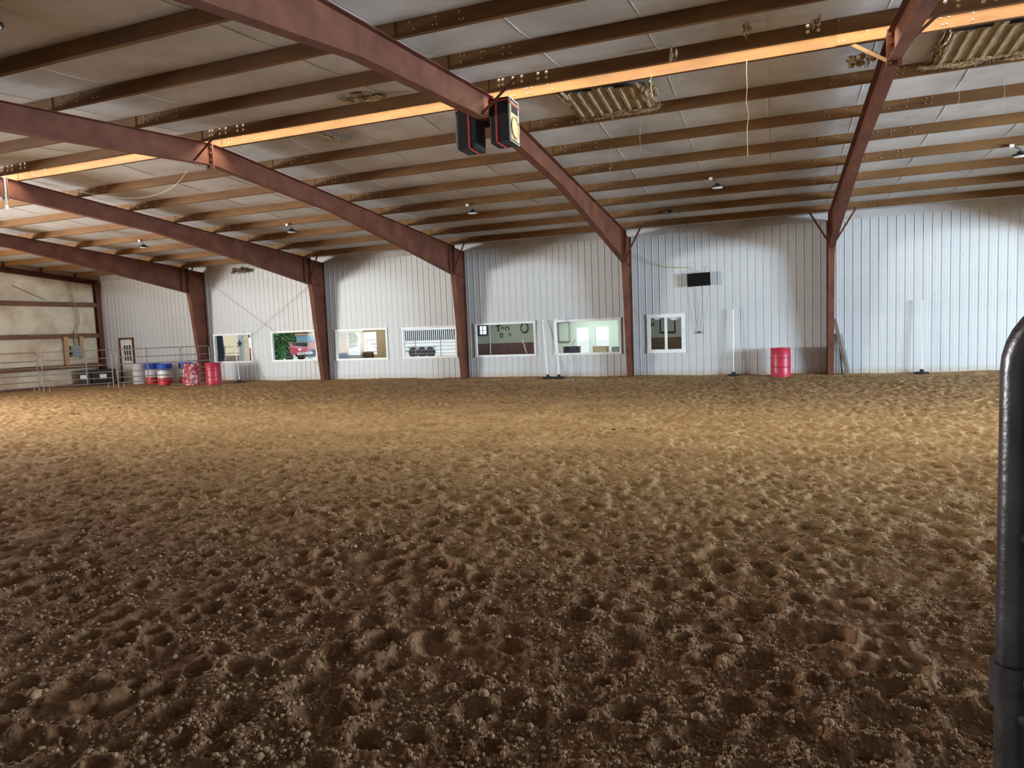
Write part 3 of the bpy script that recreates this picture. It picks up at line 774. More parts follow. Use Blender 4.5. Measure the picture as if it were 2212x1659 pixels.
# ------------------------------------------------------------------ high bay lamps
def lamp(label, x, y):
    zt = rtop(y); t = thing('high_bay_lamp', label, 'lamp', (x, y, zt-.24), 0, 'high bay lamps under the purlins')
    mb = MB(); mb.lathe([(0, .0), (.13, .0), (.15, .015), (.15, .03), (.06, .06), (.055, .10), (0, .10)], 20); mb.build('housing', M['black'], t, True)
    mb = MB(); mb.lathe([(0, -.012), (.11, -.010), (.128, .001), (0, .001)], 20); mb.build('lens', M['lens'], t, True)
    for k in range(8):
        a = 2*PI*k/8; mb = MB(); mb.bar((.06*math.cos(a), .06*math.sin(a), .045), (.13*math.cos(a), .13*math.sin(a), .03), .006, .04); mb.build('fin', M['black'], t)
    mb = MB(); mb.tube([(0, 0, .1), (0, 0, .14), (-.03, 0, .17), (-.10, 0, .20), (-.14, 0, .24)], .009, 6); mb.build('hook', M['black'], t, True)
    mb = MB(); mb.box((-.19, -.03, .20), (-.11, .03, .26)); mb.build('junction_box', M['lens'], t)
    return t
LY = far_y[4]-.05
lamp('high bay lamp under the roof farthest left, before the end wall', -21.2, LY)
lamp('high bay lamp between the third and fourth frames from the boards', -15.2, LY)
lamp('high bay lamp left of the speaker frame, above the third frame', -9.22, LY)
lamp('high bay lamp between the speaker frame and the nearest frame', -2.83, LY)
lamp('high bay lamp at the right edge of the picture', 3.22, LY)
lamp('high bay lamp in the upper left corner of the picture', -8.85, near_y[4]-.02)

# ------------------------------------------------------------------ rod bracing
for a, b, lb in (((-24.25, -.06, 4.36), (-18.42, -.06, .42), 'thin brace cable falling to the right across the pickup window bay'), ((-18.6, -.08, 4.02), (-24.2, -.08, .5), 'thin brace cable rising to the right across the pickup window bay')):
    mb = MB(); mb.tube([a, b], .006, 6); tag(mb.build('brace_cable', M['tancord']), lb, 'cable')

# ------------------------------------------------------------------ leaning boards by the nearest column
mb = MB(); mb.bar((.47, -.30, .0), (.13, -.07, 1.70), .10, .03, (0, 1, 0)); tag(mb.build('leaning_board', M['oldwood']), 'long weathered board leaning on the nearest red column', 'board')
t = thing('ladder', 'short weathered ladder leaning behind the board at the column', 'ladder', (.36, -.13, 0))
for s_ in (0, .2):
    mb = MB(); mb.bar((.18-s_, -.06, .0), (-.04-s_*.4, .04, 1.25), .05, .025, (0, 1, 0)); mb.build('side_rail', M['grey'], t)
for k in range(4):
    z = .15+.3*k; f = z/1.25; mb = MB(); mb.tube([(.18-.22*f, -.06+.1*f, z), (-.02-.10*f, -.06+.1*f, z)], .012, 6); mb.build('rung', M['grey'], t)

# ------------------------------------------------------------------ left end: electric box, boards, cables, bins
t = thing('electric_box', 'grey electric box on boards at the left end wall', 'electric box', (LX+.24, -1.5, 1.27))
mb = MB(); mb.box((-.10, -.2, 0), (.03, .2, .50)); mb.build('case', M['grey'], t)
mb = MB(); mb.box((.03, -.185, .015), (.042, .185, .485)); dr = mb.build('cover', M['grey'], t)
mb = MB(); mb.box((.042, .14, .2), (.055, .165, .27)); mb.build('latch', M['zinc'], dr)
mb = MB(); mb.box((-.06, -.32, .12), (.02, -.205, .2)); mb.build('switch', M['black'], t)
mb = MB(); mb.box((LX+.205, -2.01, .92), (LX+.24, -1.84, 2.17)); tag(mb.build('pine_board', M['wood']), 'long pale pine board left of the electric box', 'board')
mb = MB(); mb.box((LX+.205, -1.28, 1.2), (LX+.24, -1.13, 2.17)); tag(mb.build('pine_board', M['wood']), 'shorter pine board right of the electric box', 'board')
for k, (o1, o2) in enumerate(((0, 0), (.05, .06), (-.05, .1))):
    cord('wall_cable', ['tan cable hanging straight down the left end wall', 'tan cable bowed to the right down the left end wall', 'tan cable slanting down the left end wall'][k],
         [(LX+.08, -1.50+o1*2, 4.55), (LX+.22, -1.42+o1, 3.75), (LX+.22, -1.36+o2, 3.3), (LX+.22, -1.33+o2, 2.8), (LX+.25, -1.47+o1*.5, 2.28), (LX+.2, -1.45+o1*.4, 1.78)], .012, M['tancord'], 'cable')
cord('wall_cable', 'thin dark wire slanting across the upper left end wall', [(LX+.1, -3.9, 4.3), (LX+.1, -3.2, 4.0), (LX+.12, -2.6, 3.75)], .009, M['cord'], 'wire')
def bin_(label, loc, w, d_, h, rz, body, lidm):
    t = thing('storage_bin', label, 'bin', loc, rz)
    mb = MB(); q = .9
    vs = [(-w/2*q, -d_/2*q, 0), (w/2*q, -d_/2*q, 0), (w/2*q, d_/2*q, 0), (-w/2*q, d_/2*q, 0), (-w/2, -d_/2, h), (w/2, -d_/2, h), (w/2, d_/2, h), (-w/2, d_/2, h)]
    mb.add(vs, [(0,3,2,1),(4,5,6,7),(0,1,5,4),(1,2,6,5),(2,3,7,6),(3,0,4,7)]); mb.build('tub', body, t)
    mb = MB(); mb.box((-w/2-.03, -d_/2-.03, h), (w/2+.03, d_/2+.03, h+.04)); mb.box((-w/2+.05, -d_/2+.05, h+.04), (w/2-.05, d_/2-.05, h+.07)); mb.build('lid', lidm, t)
    mb = MB(); mb.box((-.14, -d_/2*.97-.012, h*.45), (.12, -d_/2*.97+.02, h*.78)); mb.build('sticker', M['pvc'], t)
M['darkgrey'] = mat('dark_grey_plastic', (.035, .035, .04), None, rough=.5)
bin_('black lidded bin with a white sticker behind the pipe fence', (-29.35, -1.05, .0), .75, .6, .62, R(42), M['black'], M['black'])
bin_('dark grey bin left of the black bin behind the pipe fence', (-30.05, -1.45, .0), .5, .45, .60, R(42), M['darkgrey'], M['darkgrey'])
t = thing('metal_trestle', 'thin grey A-shaped metal stand behind the pipe fence', 'stand', (-24.75, -.25, 0))
for sx in (-1, 1):
    mb = MB(); mb.tube([(sx*.12, 0, 0), (0, 0, 1.45)], .012, 6); mb.build('leg', M['grey'], t)
mb = MB(); mb.box((-26.2, -1.45, .0), (-24.0, -1.3, .04)); tag(mb.build('ground_board', M['oldwood']), 'dark board lying on the dirt before the banded drums', 'board')

# ------------------------------------------------------------------ torn insulation, tufts, nests, strings
def blob(mb, c, s, rs, sub=2):
    V, F = ico(sub); k = len(mb.v)
    for v in V:
        q = .72+.5*float(vn(np.array([v[0]*2+c[0]*9]), np.array([v[1]*2+v[2]*3+c[1]*7]), 77)[0])+rs.uniform(-.08, .08)
        mb.v.append((c[0]+v[0]*s[0]*q, c[1]+v[1]*s[1]*q, c[2]+v[2]*s[2]*q))
    mb.f += [tuple(int(i)+k for i in f) for f in F]
def tuft(name, parent, c, s, n, m_, rs):
    mb = MB()
    for k in range(n):
        p = (c[0]+rs.uniform(-1, 1)*s[0], c[1]+rs.uniform(-1, 1)*s[1], c[2]+rs.uniform(-.4, .4)*s[2]); q = rs.uniform(.25, .5)
        blob(mb, p, (s[0]*q, s[1]*q, s[2]*q), rs, 1)
    for k in range(n*2):
        x_, y_ = c[0]+rs.uniform(-1, 1)*s[0], c[1]+rs.uniform(-1, 1)*s[1]; l = rs.uniform(.3, 1.2)*s[2]
        mb.tube([(x_, y_, c[2]), (x_+rs.uniform(-.02, .02), y_, c[2]-l*.6), (x_+rs.uniform(-.03, .03), y_, c[2]-l)], [.008, .005, .002], 4)
    o = mb.build(name, m_, parent, True); o['kind'] = 'stuff'; return o
def torn(label, xa, xb, ya, yb, seed):
    rs = random.Random(seed); zc = lambda y: rtop(y)+PH-.105
    t = thing('torn_insulation', label, 'torn insulation', ((xa+xb)/2, (ya+yb)/2, zc(ya)))
    ox, oy, oz = t.location
    n = max(6, int((xb-xa)/.17)); p_ = (xb-xa)/n
    for k in range(n):      # ribs of the roof sheet laid bare, side by side
        x_ = xa+p_*(k+.5)-ox; h_ = p_/2; lo_, hi_ = ya-oy+rs.uniform(-.05, .08), yb-oy-rs.uniform(-.02, .12)
        mb = MB(); mb.prism([(x_-h_, 0), (x_-.035, -.002), (x_-.018, -.024), (x_+.018, -.024), (x_+.035, -.002), (x_+h_, 0), (x_+h_, .01), (x_-h_, .01)], 'y', lo_, hi_)
        for q in range(len(mb.v)): v = mb.v[q]; mb.v[q] = (v[0], v[1], v[2]-SL*(v[1]-(ya-oy))-.045)
        mb.build('roof_rib', M['deckbrown'], t)
    tuft('fibre_fringe', t, ((0), (yb-oy-.02), zc(yb)-oz-.03), ((xb-xa)/2*.95, .10, .09), 34, M['fibre'], rs)
    tuft('fibre_fringe', t, (xa-ox, 0, zc((ya+yb)/2)-oz-.02), (.08, (yb-ya)/2, .07), 14, M['fibre'], rs)
    tuft('fibre_fringe', t, (xb-ox, 0, zc((ya+yb)/2)-oz-.02), (.12, (yb-ya)/2, .09), 16, M['fibre'], rs)
    return t
torn('torn roof insulation baring brown ribs right of the loudspeakers', -4.95, -3.55, far_y[0]+.25, far_y[1]-.12, 3)
torn('torn roof insulation with hanging fibre in the upper right corner', .75, 2.2, far_y[0]+.25, far_y[1]-.12, 5)
def hang(name, label, x, y, z, s, n, seed, m_='fibre', cat='insulation tuft', group=None):
    rs = random.Random(seed); t = thing(name, label, cat, (x, y, z), 0, group); tuft('fibre_clump', t, (0, 0, 0), s, n, M[m_], rs); return t
hang('insulation_tuft', 'ragged fibre hanging from the dark ridge purlin left of the speakers', -8.15, near_y[0]-.55, rtop(near_y[0])+.09, (.32, .2, .07), 12, 11)
hang('insulation_tuft', 'fibre clump stuck at the top of the nearest frame', -.32, YR+.75, 5.60, (.16, .2, .10), 9, 12)
hang('insulation_tuft', 'ragged slit of fibre in the roof above the third frame', -9.75, YR+.9, 5.70, (.12, .45, .05), 9, 13)
hang('insulation_tuft', 'small fibre tuft in the dark roof at the top right, left of the frame', -1.9, near_y[0]-.62, 5.71, (.06, .06, .12), 5, 14)
hang('insulation_tuft', 'small fibre tuft in the dark roof at the top, left of the bolt holes', -1.05, near_y[0]-.45, 5.72, (.06, .06, .12), 5, 15)
hang('insulation_tuft', 'small fibre tuft above the lit purlin, right of the loudspeakers', -2.95, near_y[0]-.25, 5.68, (.05, .06, .12), 5, 16)
hang('bird_nest', 'dark bird nest at the top of the white wall by the brace cables', -22.2, -.20, 4.60, (.34, .14, .15), 18, 21, 'nest', 'bird nest')
hang('bird_nest', 'bird nest on the lowest purlins right of the speaker frame', -4.35, far_y[6]-.06, rtop(far_y[6])+.03, (.26, .05, .07), 10, 22, 'nest', 'bird nest')
hang('bird_nest', 'small dark bird nest just above the wall, right of the speaker frame', -4.02, far_y[7]-.06, rtop(far_y[7])+.02, (.08, .05, .09), 7, 23, 'nest', 'bird nest')
def string(label, x, y, z0, z1, r=.003, knots=True):
    rs = random.Random(int(x*100)+9); pts = [(x, y, z0)]
    n = 7
    for k in range(1, n+1): pts.append((x+rs.uniform(-.02, .02), y+rs.uniform(-.01, .01), z0+(z1-z0)*k/n))
    mb = MB(); mb.tube(pts, [r*(.6+rs.random()) for _ in pts], 5); tag(mb.build('hanging_string', M['web'], None, True), label, 'string', 'dusty strings hanging from the roof')
string('long pale string hanging from the roof left of the nearest frame', -1.95, far_y[0]-.008, 5.70, 4.25, .0035)
string('dusty string hanging beside the torn insulation near the speakers', -3.85, far_y[1]-.008, 5.55, 4.85)
string('dusty string hanging left of the torn insulation near the speakers', -4.75, far_y[2]-.008, 5.45, 4.9)
string('dusty string hanging at the right edge under the torn corner', 1.75, far_y[1]-.008, 5.5, 4.85)
string('dusty string hanging right of the nearest frame under the torn corner', 1.15, far_y[1]-.008, 5.5, 4.95)
string('dusty string hanging under the lit purlin, right of the torn patch', -3.4, far_y[0]-.008, 5.72, 5.35)
cord('roof_cable', 'pale cable drooping between the two left frames under the ridge', [(-17.6, YR+.4, 5.60), (-16.6, YR+.9, 5.30), (-15.4, YR+1.1, 5.12), (-14.0, YR+.7, 5.12), (-12.9, YR+.1, 5.25)], .006, M['web'], 'cable')
t = thing('hanging_pipe', 'pale upright pipe hanging at the left edge below the ridge', 'pipe', (-18.10, YR-.12, 5.0))
mb = MB(); mb.tube([(0, 0, .85), (0, 0, .02)], .022, 8); mb.build('pipe', M['grey'], t, True)
mb = MB(); mb.tube([(0, 0, .03), (0, 0, -.06)], .035, 8); mb.build('pipe_end', M['zinc'], t, True)

# ------------------------------------------------------------------ gate at the right edge, close to the camera
GA = math.atan2(-.62, .78)
t = thing('pipe_gate', 'dark pipe gate close up at the right edge', 'gate', (-1.303, -22.235, 0), GA)
gr = .0205; H = 1.74; L = 1.15
rr = .085; pts = [(0, 0, .05), (0, 0, .6), (0, 0, 1.2), (0, 0, H-rr)]
for k in range(1, 10):
    th = PI/2*k/9; pts.append((rr-rr*math.cos(th), 0, H-rr+rr*math.sin(th)))
pts += [(L-rr, 0, H)]
for k in range(1, 10):
    th = PI/2*k/9; pts.append((L-rr+rr*math.sin(th), 0, H-rr+rr*math.cos(th)))
pts += [(L, 0, 1.0), (L, 0, .05)]
mb = MB(); mb.tube(pts, gr, 20); mb.build('outer_tube', M['gate'], t, True)
for z in (1.435, 1.19, .95, .72, .5, .28):
    mb = MB(); mb.tube([(gr*.6, 0, z), (L-gr*.6, 0, z)], gr*.8, 14); mb.build('rail', M['gate'], t, True)
mb = MB(); mb.prism([(.018, 1.645), (.018, 1.695), (.085, 1.695)], 'y', -.004, .004); mb.build('gusset', M['gate'], t)
mb = MB(); mb.tube([(.0, -.0, 1.20), (.0, 0, 1.26)], gr+.006, 16); mb.build('clamp', M['gate'], t, True)
mb = MB(); mb.tube([(.02, -.012, 1.245), (.2, -.012, 1.235), (.5, -.012, 1.235)], .009, 8); mb.build('latch_rod', M['gate'], t, True)
for k in range(7):
    z = 1.708-.02*k; mb = MB(); pp = []
    for q in range(13):
        a = 2*PI*q/12; e = .011*math.cos(a); f_ = .017*math.sin(a)
        pp.append((.14+(e if k % 2 else 0), .0+(0 if k % 2 else e), z+f_))
    mb.tube(pp, .003, 6, False); mb.build('chain_link', M['zinc'], t, True)

# ------------------------------------------------------------------ loose clods and droppings on the dirt
def clod(x, y, s, seed, label, group):
    rs = np.random.RandomState(seed); V, F = ico(2)
    q = 1+.35*(rs.rand(len(V))-.5); V = V*q[:, None]*np.array([1, .8+.3*rs.rand(), .7])*s
    me = bpy.data.meshes.new('dirt_clod'); me.from_pydata([tuple(v) for v in V], [], [tuple(int(i) for i in f) for f in F]); me.materials.append(M['clod'])
    me.polygons.foreach_set('use_smooth', [True]*len(me.polygons))
    z = float(ground_h(np.array([x]), np.array([y]))[0])
    o = link('dirt_clod', me, None, (x, y, z+s*.35)); o.rotation_euler = (0, 0, rs.rand()*6); tag(o, label, 'clod', group)
clods = [(-1.816, -19.468, .042), (-1.933, -18.659, .022), (-1.445, -19.476, .022), (-5.004, -21.104, .034), (-4.993, -20.831, .026), (-2.894, -20.438, .026), (-1.929, -20.327, .024), (-2.62, -20.255, .018), (-2.577, -19.757, .020), (-4.82, -18.609, .026), (-5.292, -18.259, .024), (-2.052, -20.226, .020), (-4.684, -20.714, .022), (-3.82, -20.627, .018), (-3.524, -20.944, .022), (-1.396, -20.237, .022), (-1.176, -19.858, .020), (-5.081, -21.004, .024), (-5.196, -20.528, .024), (-1.166, -19.423, .022), (-2.224, -20.378, .018), (-3.606, -21.141, .022), (-6.946, -19.774, .026), (-4.183, -20.736, .02), (-3.433, -20.442, .018)]
for i, (x, y, s) in enumerate(clods):
    if i == 0: clod(x, y, s, 100, 'largest pale clod in the dark dirt at the lower right', 'pale clods in the foreground dirt')
    else: clod(x, y, s, 100+i, 'small pale dry clod lying in the foreground dirt', 'pale clods in the foreground dirt')
def droppings(label, x, y, n, sx, sy, seed):
    rs = random.Random(seed); t = thing('manure', label, 'manure', (x, y, 0))
    z = float(ground_h(np.array([x]), np.array([y]))[0])
    V, F = ico(1)
    for k in range(n):
        s = rs.uniform(.022, .04); mb = MB(); mb.add([(v[0]*s*rs.uniform(.8, 1.2), v[1]*s, v[2]*s*.6) for v in V], [tuple(int(i) for i in f) for f in F])
        mb.build('lump', M['manure'], t, True, (rs.uniform(-sx, sx), rs.uniform(-sy, sy), z+s*.15))
droppings('dark droppings on the dirt at the far left', -18.69, -10.63, 9, .2, .12, 1)
droppings('dark droppings scattered on the dirt below the speaker frame', -3.93, -11.77, 8, .4, .1, 2)
droppings('dark droppings on the dirt near the white pole', -2.6, -4.91, 7, .14, .1, 3)

# ================================================================== behind the windows
M['gravel'] = mat('yard_gravel', (.56, .52, .46), (.66, .62, .55), 2, .95)
M['leaf'] = mat('tree_leaves', (.03, .11, .035), (.10, .24, .08), 3, .7)
M['bark'] = mat('tree_bark', (.08, .05, .035), None, rough=.9)
M['carred'] = mat('pickup_red', (.55, .015, .06), None, rough=.25)
M['carglass'] = mat('pickup_glass', (.10, .20, .24), None, rough=.1)
M['cream'] = mat('cream_wall', (.60, .47, .30), (.66, .54, .36), 2, .8)
M['greengrey'] = mat('lounge_wall', (.33, .36, .32), None, rough=.8)
M['palegreen'] = mat('pale_green_wall', (.55, .66, .60), None, rough=.8)
M['wains'] = mat('maroon_wainscot', (.09, .04, .045), (.13, .06, .06), 3, .6, stretch=(8, 1, .5))
M['brown'] = mat('brown_wainscot', (.10, .06, .04), (.17, .11, .075), 6, .7)
M['navy'] = mat('navy_cloth', (.012, .02, .04), None, rough=.9)
M['iron'] = mat('black_iron', (.015, .015, .016), None, rough=.7)
M['orange'] = mat('orange_paint', (.60, .20, .11), None, rough=.6)
M['trailer'] = mat('trailer_white', (.70, .70, .70), None, rough=.4)
M['floorboard'] = mat('lounge_floor', (.16, .11, .08), None, rough=.6)
mb = MB(); mb.box((-75, 2.9, -.25), (30, 70, -.08)); o = mb.build('floor_yard', M['gravel']); o['kind'] = 'structure'; o['label'] = 'pale gravel yard outside the windows'

# rooms behind the wall: lounge (windows 5 to 7) and sitting room (window 3)
def back_wall(name, xa, xb, y, z1, holes, m_up, m_low, zw, label):
    t = structure(name, label); xs = sorted({xa, xb, *[h[0] for h in holes], *[h[1] for h in holes]})
    up_, lo = MB(), MB()
    for a, b in zip(xs, xs[1:]):
        mid = (a+b)/2; hs = [h for h in holes if h[0] < mid < h[1]]
        spans = [(-.1, z1)] if not hs else [(-.1, hs[0][2]), (hs[0][3], z1)]
        for c, d_ in spans:
            if d_ <= c: continue
            if c < zw: lo.box((a, y, c), (b, y+.1, min(d_, zw)))
            if d_ > zw: up_.box((a, y, max(c, zw)), (b, y+.1, d_))
    up_.build('upper_wall', m_up, t); 
    if lo.v: lo.build('wainscot', m_low, t)
    return t
back_wall('wall_lounge_back', -10.3, -9.75, 2.6, 2.6, [], M['greengrey'], M['wains'], 1.22, 'back wall of the lounge between its two halves')
back_wall('wall_tack_back', -13.5, -10.3, 2.6, 2.6, [(-12.78, -12.45, 1.6, 1.93)], M['greengrey'], M['wains'], 1.22, 'tack room back wall, grey above dark red')
back_wall('wall_green_back', -9.75, -6.5, 2.6, 2.6, [(-8.73, -8.23, .1, 1.72), (-7.98, -7.45, .1, 1.72)], M['palegreen'], M['palegreen'], .3, 'pale green back wall with two bright door openings')
back_wall('wall_office_back', -6.5, -3.2, 2.6, 2.6, [], M['greengrey'], M['brown'], 1.25, 'office back wall, grey above brown')
back_wall('wall_sitting_back', -20.25, -16.65, 2.6, 2.6, [(-19.10, -18.42, .9, 1.88), (-18.30, -17.62, .9, 1.88)], M['cream'], M['brown'], .75, 'sitting room back wall with a bright two-light window')
mb = MB(); mb.box((-6.55, .12, -.1), (-6.45, 2.6, 2.6)); o = mb.build('wall_office_side', M['palegreen']); o['kind'] = 'structure'
mb = MB(); mb.box((-3.2, .12, -.1), (-3.1, 2.7, 2.6)); o = mb.build('wall_office_end', M['greengrey']); o['kind'] = 'structure'
def slant(name, a, b, m_):
    mb = MB(); mb.bar((a[0], a[1], 1.25), (b[0], b[1], 1.25), .08, 2.7); o = mb.build(name, m_); o['kind'] = 'structure'
slant('wall_tack_side', (-12.2, .12), (-13.5, 2.65), M['greengrey'])
slant('wall_sitting_side', (-18.3, .12), (-20.25, 2.65), M['cream'])
slant('wall_sitting_end', (-15.15, .12), (-16.65, 2.65), M['cream'])
for nm, xa, xb in (('lounge', -13.6, -3.1), ('sitting', -20.3, -15.0)):
    mb = MB(); mb.box((xa, .1, 2.6), (xb, 2.75, 2.7)); o = mb.build('ceiling_'+nm, M['white']); o['kind'] = 'structure'
    mb = MB(); mb.box((xa, .1, -.12), (xb, 2.65, -.02)); o = mb.build('floor_'+nm, M['floorboard']); o['kind'] = 'structure'
def room_fill_lamp(x, label, e):  # unseen ceiling lamps, added to brighten the rooms behind the windows
    t = thing('room_fill_lamp', label, 'lamp', (x, 1.3, 2.5), 0)
    mb = MB(); mb.box((-.6, -.06, 0), (.6, .06, .1)); mb.build('housing', M['white'], t)
    area('room_fill_light', (x, 1.3, 2.48), (0, 0, 0), 1.2, .2, e, (1, .97, .9))
room_fill_lamp(-11.2, 'added white fill lamp on the tack room ceiling', 30); room_fill_lamp(-8.0, 'added white fill lamp on the green room ceiling', 55); room_fill_lamp(-4.8, 'added white fill lamp on the office ceiling', 22); room_fill_lamp(-17.5, 'added white fill lamp on the sitting room ceiling', 26)

# tack room wall pieces
def ring(name, label, x, z, r, tr, cat, gap=0.0, y=2.56, asp=1.0, m_='iron', group='iron pieces on the tack room wall'):
    mb = MB(); pts = []
    for k in range(25):
        a = -PI/2+gap/2+(2*PI-gap)*k/24; pts.append((r*math.cos(a), 0, r*asp*math.sin(a)))
    mb.tube(pts, tr, 6); o = mb.build(name, M[m_], None, True, (x, y, z)); return tag(o, label, cat, group)
ring('rope_coil', 'large dark rope loop high on the tack room wall', -10.82, 1.80, .15, .02, 'rope', 0, 2.57, 1.25)
ring('horseshoe', 'dark horseshoe on the tack room wall left of the rope loop', -11.55, 1.80, .075, .014, 'horseshoe', 1.2)
ring('horseshoe', 'horseshoe on the tack room wall right of the letter', -11.75, 1.82, .05, .012, 'horseshoe', 1.2)
ring('horseshoe', 'small horseshoe low on the tack room wall', -11.45, 1.55, .045, .011, 'horseshoe', 1.4)
ring('stirrup', 'dark stirrup on the tack room wall below the letter', -11.80, 1.54, .06, .014, 'stirrup', 0, 2.56, 1.3)
t = thing('letter_sign', 'dark letter T on the tack room wall', 'letter', (-11.93, 2.58, 1.72))
mb = MB(); mb.box((-.02, -.02, 0), (.02, .01, .22)); mb.build('stem', M['iron'], t); mb = MB(); mb.box((-.085, -.02, .18), (.085, .01, .23)); mb.build('bar', M['iron'], t); mb = MB(); mb.box((-.05, -.02, -.0), (.05, .01, .02)); mb.build('foot', M['iron'], t)
for x_, z_, s_, lb in ((-12.615, 1.765, .165, 'small square window with dark frame in the tack room'),):
    t = structure('window_8', lb)
    for a, b in (((-s_-.05, -.03, -s_-.05), (s_+.05, .03, -s_)), ((-s_-.05, -.03, s_), (s_+.05, .03, s_+.05)), ((-s_-.05, -.03, -s_), (-s_, .03, s_)), ((s_, -.03, -s_), (s_+.05, .03, s_)), ((-.008, -.02, -s_), (.008, .02, s_)), ((-s_, -.02, -.008), (s_, .02, .008))):
        mb = MB(); mb.box(a, b); mb.build('frame_bar', M['iron'], t)
    t.location = (x_, 2.58, z_)
mb = MB(); mb.tube([(-12.3, 2.55, .6), (-12.3, 2.55, 1.95)], .018, 6); tag(mb.build('wall_pipe', M['pvc']), 'pale pipe on the tack room wall', 'pipe')
t = thing('bow_garland', 'string of white bows down the tack room wainscot', 'garland', (-10.9, 2.565, .8))
for k in range(7):
    mb = MB(); V, F = ico(1); mb.add([(v[0]*.035, v[1]*.03, v[2]*.04) for v in V], [tuple(int(i) for i in f) for f in F]); mb.build('bow', M['pvc'], t, True, (.02*k+.012*(-1)**k, 0, .48-.075*k))
# green room
t = thing('picture_frame', 'thin dark picture frame at the left of the green room', 'picture', (-9.2, 2.56, 1.5))
for a, b in (((-.22, -.02, -.3), (.22, .02, -.27)), ((.19, -.02, -.3), (.22, .02, .45)), ((-.22, -.02, -.3), (-.19, .02, .45)), ((-.22, -.02, .42), (.22, .02, .45))):
    mb = MB(); mb.box(a, b); mb.build('frame_bar', M['grey'], t)
mb = MB(); mb.box((-.19, -.005, -.27), (.19, .0, .42)); mb.build('print', M['palegreen'], t)
def crate(name, label, x, y, z, w, d_, h, m_, cat):
    t = thing(name, label, cat, (x, y, z))
    for nm, a, b in (('side', (-w/2, -d_/2, 0), (w/2, -d_/2+.015, h)), ('side', (-w/2, d_/2-.015, 0), (w/2, d_/2, h)), ('side', (-w/2, -d_/2, 0), (-w/2+.015, d_/2, h)), ('side', (w/2-.015, -d_/2, 0), (w/2, d_/2, h)), ('bottom', (-w/2, -d_/2, 0), (w/2, d_/2, .015)), ('rim', (-w/2-.01, -d_/2-.01, h-.03), (w/2+.01, -d_/2, h))):
        mb = MB(); mb.box(a, b); mb.build(nm, m_, t)
t = thing('counter', 'long counter under the green room window', 'counter', (-7.6, .42, 0))
mb = MB(); mb.box((-1.15, -.26, .76), (1.02, .26, .80)); mb.build('top', M['white'], t); mb = MB(); mb.box((-1.1, -.2, -.02), (.97, .22, .76)); mb.build('base', M['brown'], t)
crate('crate', 'dark crate on the green room counter', -8.30, .45, .80, .55, .3, .27, M['darkgrey'], 'crate')
crate('carton', 'tan carton on the green room counter', -7.25, .45, .80, .5, .3, .25, M['cream'], 'box')
crate('radio', 'small grey box at the right end of the green room counter', -6.72, .45, .80, .24, .25, .22, M['grey'], 'box')
cord('white_horn', 'curved white horn standing in the dark crate', [(-8.32, .45, .9), (-8.27, .45, 1.15), (-8.20, .45, 1.27), (-8.21, .45, 1.36)], .016, M['pvc'], 'horn')
# office
t = thing('picture_frame', 'large dark framed picture on the office wall', 'picture', (-5.24, 2.57, 1.42))
for a, b in (((-.28, -.02, 0), (.28, .02, .04)), ((-.28, -.02, .60), (.28, .02, .64)), ((-.28, -.02, 0), (-.24, .02, .64)), ((.24, -.02, 0), (.28, .02, .64))):
    mb = MB(); mb.box(a, b); mb.build('frame_bar', M['iron'], t)
mb = MB(); mb.box((-.24, -.006, .04), (.24, 0, .60)); mb.build('mat_board', M['grey'], t)
ring('horseshoe', 'horseshoe high on the office wall', -5.78, 1.72, .05, .012, 'horseshoe', 1.2)
ring('horseshoe', 'pale horseshoe on the office wall beside the picture', -5.60, 1.62, .045, .011, 'horseshoe', 1.2, 2.56, 1, 'zinc')
def lampshade(x, z, s, label):
    t = thing('valance', label, 'curtain', (x, .055, z)); mb = MB(); n = 14
    pts = [(-s, .13)]+[(-s+2*s*k/n, .02-.10*math.sin(PI*k/n)+.06) for k in range(n+1)]+[(s, .13)]
    mb.prism(pts, 'y', 0, .01); mb.build('cloth', M['pvc'], t)
lampshade(-4.66, 1.87, .23, 'white scalloped valance at the right pane of the sliding window'); lampshade(-5.2, 1.90, .18, 'white scalloped valance at the left pane of the sliding window')
# sitting room
def armchair(label, x, y, rz):
    t = thing('armchair', label, 'armchair', (x, y, 0), rz, 'armchairs in the sitting room')
    for nm, a, b in (('seat', (-.3, -.3, .1), (.3, .25, .42)), ('backrest', (-.32, .22, .1), (.32, .38, 1.05)), ('arm', (-.42, -.3, .1), (-.3, .35, .62)), ('arm', (.3, -.3, .1), (.42, .35, .62))):
        mb = MB(); mb.box(a, b); o = mb.build(nm, M['brown'], t); bv = o.modifiers.new('b', 'BEVEL'); bv.width = .07; bv.segments = 3
    for sx in (-.33, .33):
        for sy in (-.22, .28):
            mb = MB(); mb.tube([(sx, sy, -.02), (sx, sy, .12)], .02, 8); mb.build('leg', M['iron'], t)
armchair('brown armchair at the left in the sitting room', -19.0, 2.0, R(200)); armchair('brown armchair at the right in the sitting room', -17.4, 2.0, R(160))
mb = MB(); mb.box((-18.42, 2.55, .9), (-18.30, 2.6, 1.88)); o = mb.build('trim_1', M['white']); o['kind'] = 'structure'
for xa, xb in ((-19.1, -18.42), (-18.30, -17.62)):
    mb = MB(); mb.box((xa, 2.62, 1.37), (xb, 2.65, 1.40)); o = mb.build('trim_2', M['white']); o['kind'] = 'structure'

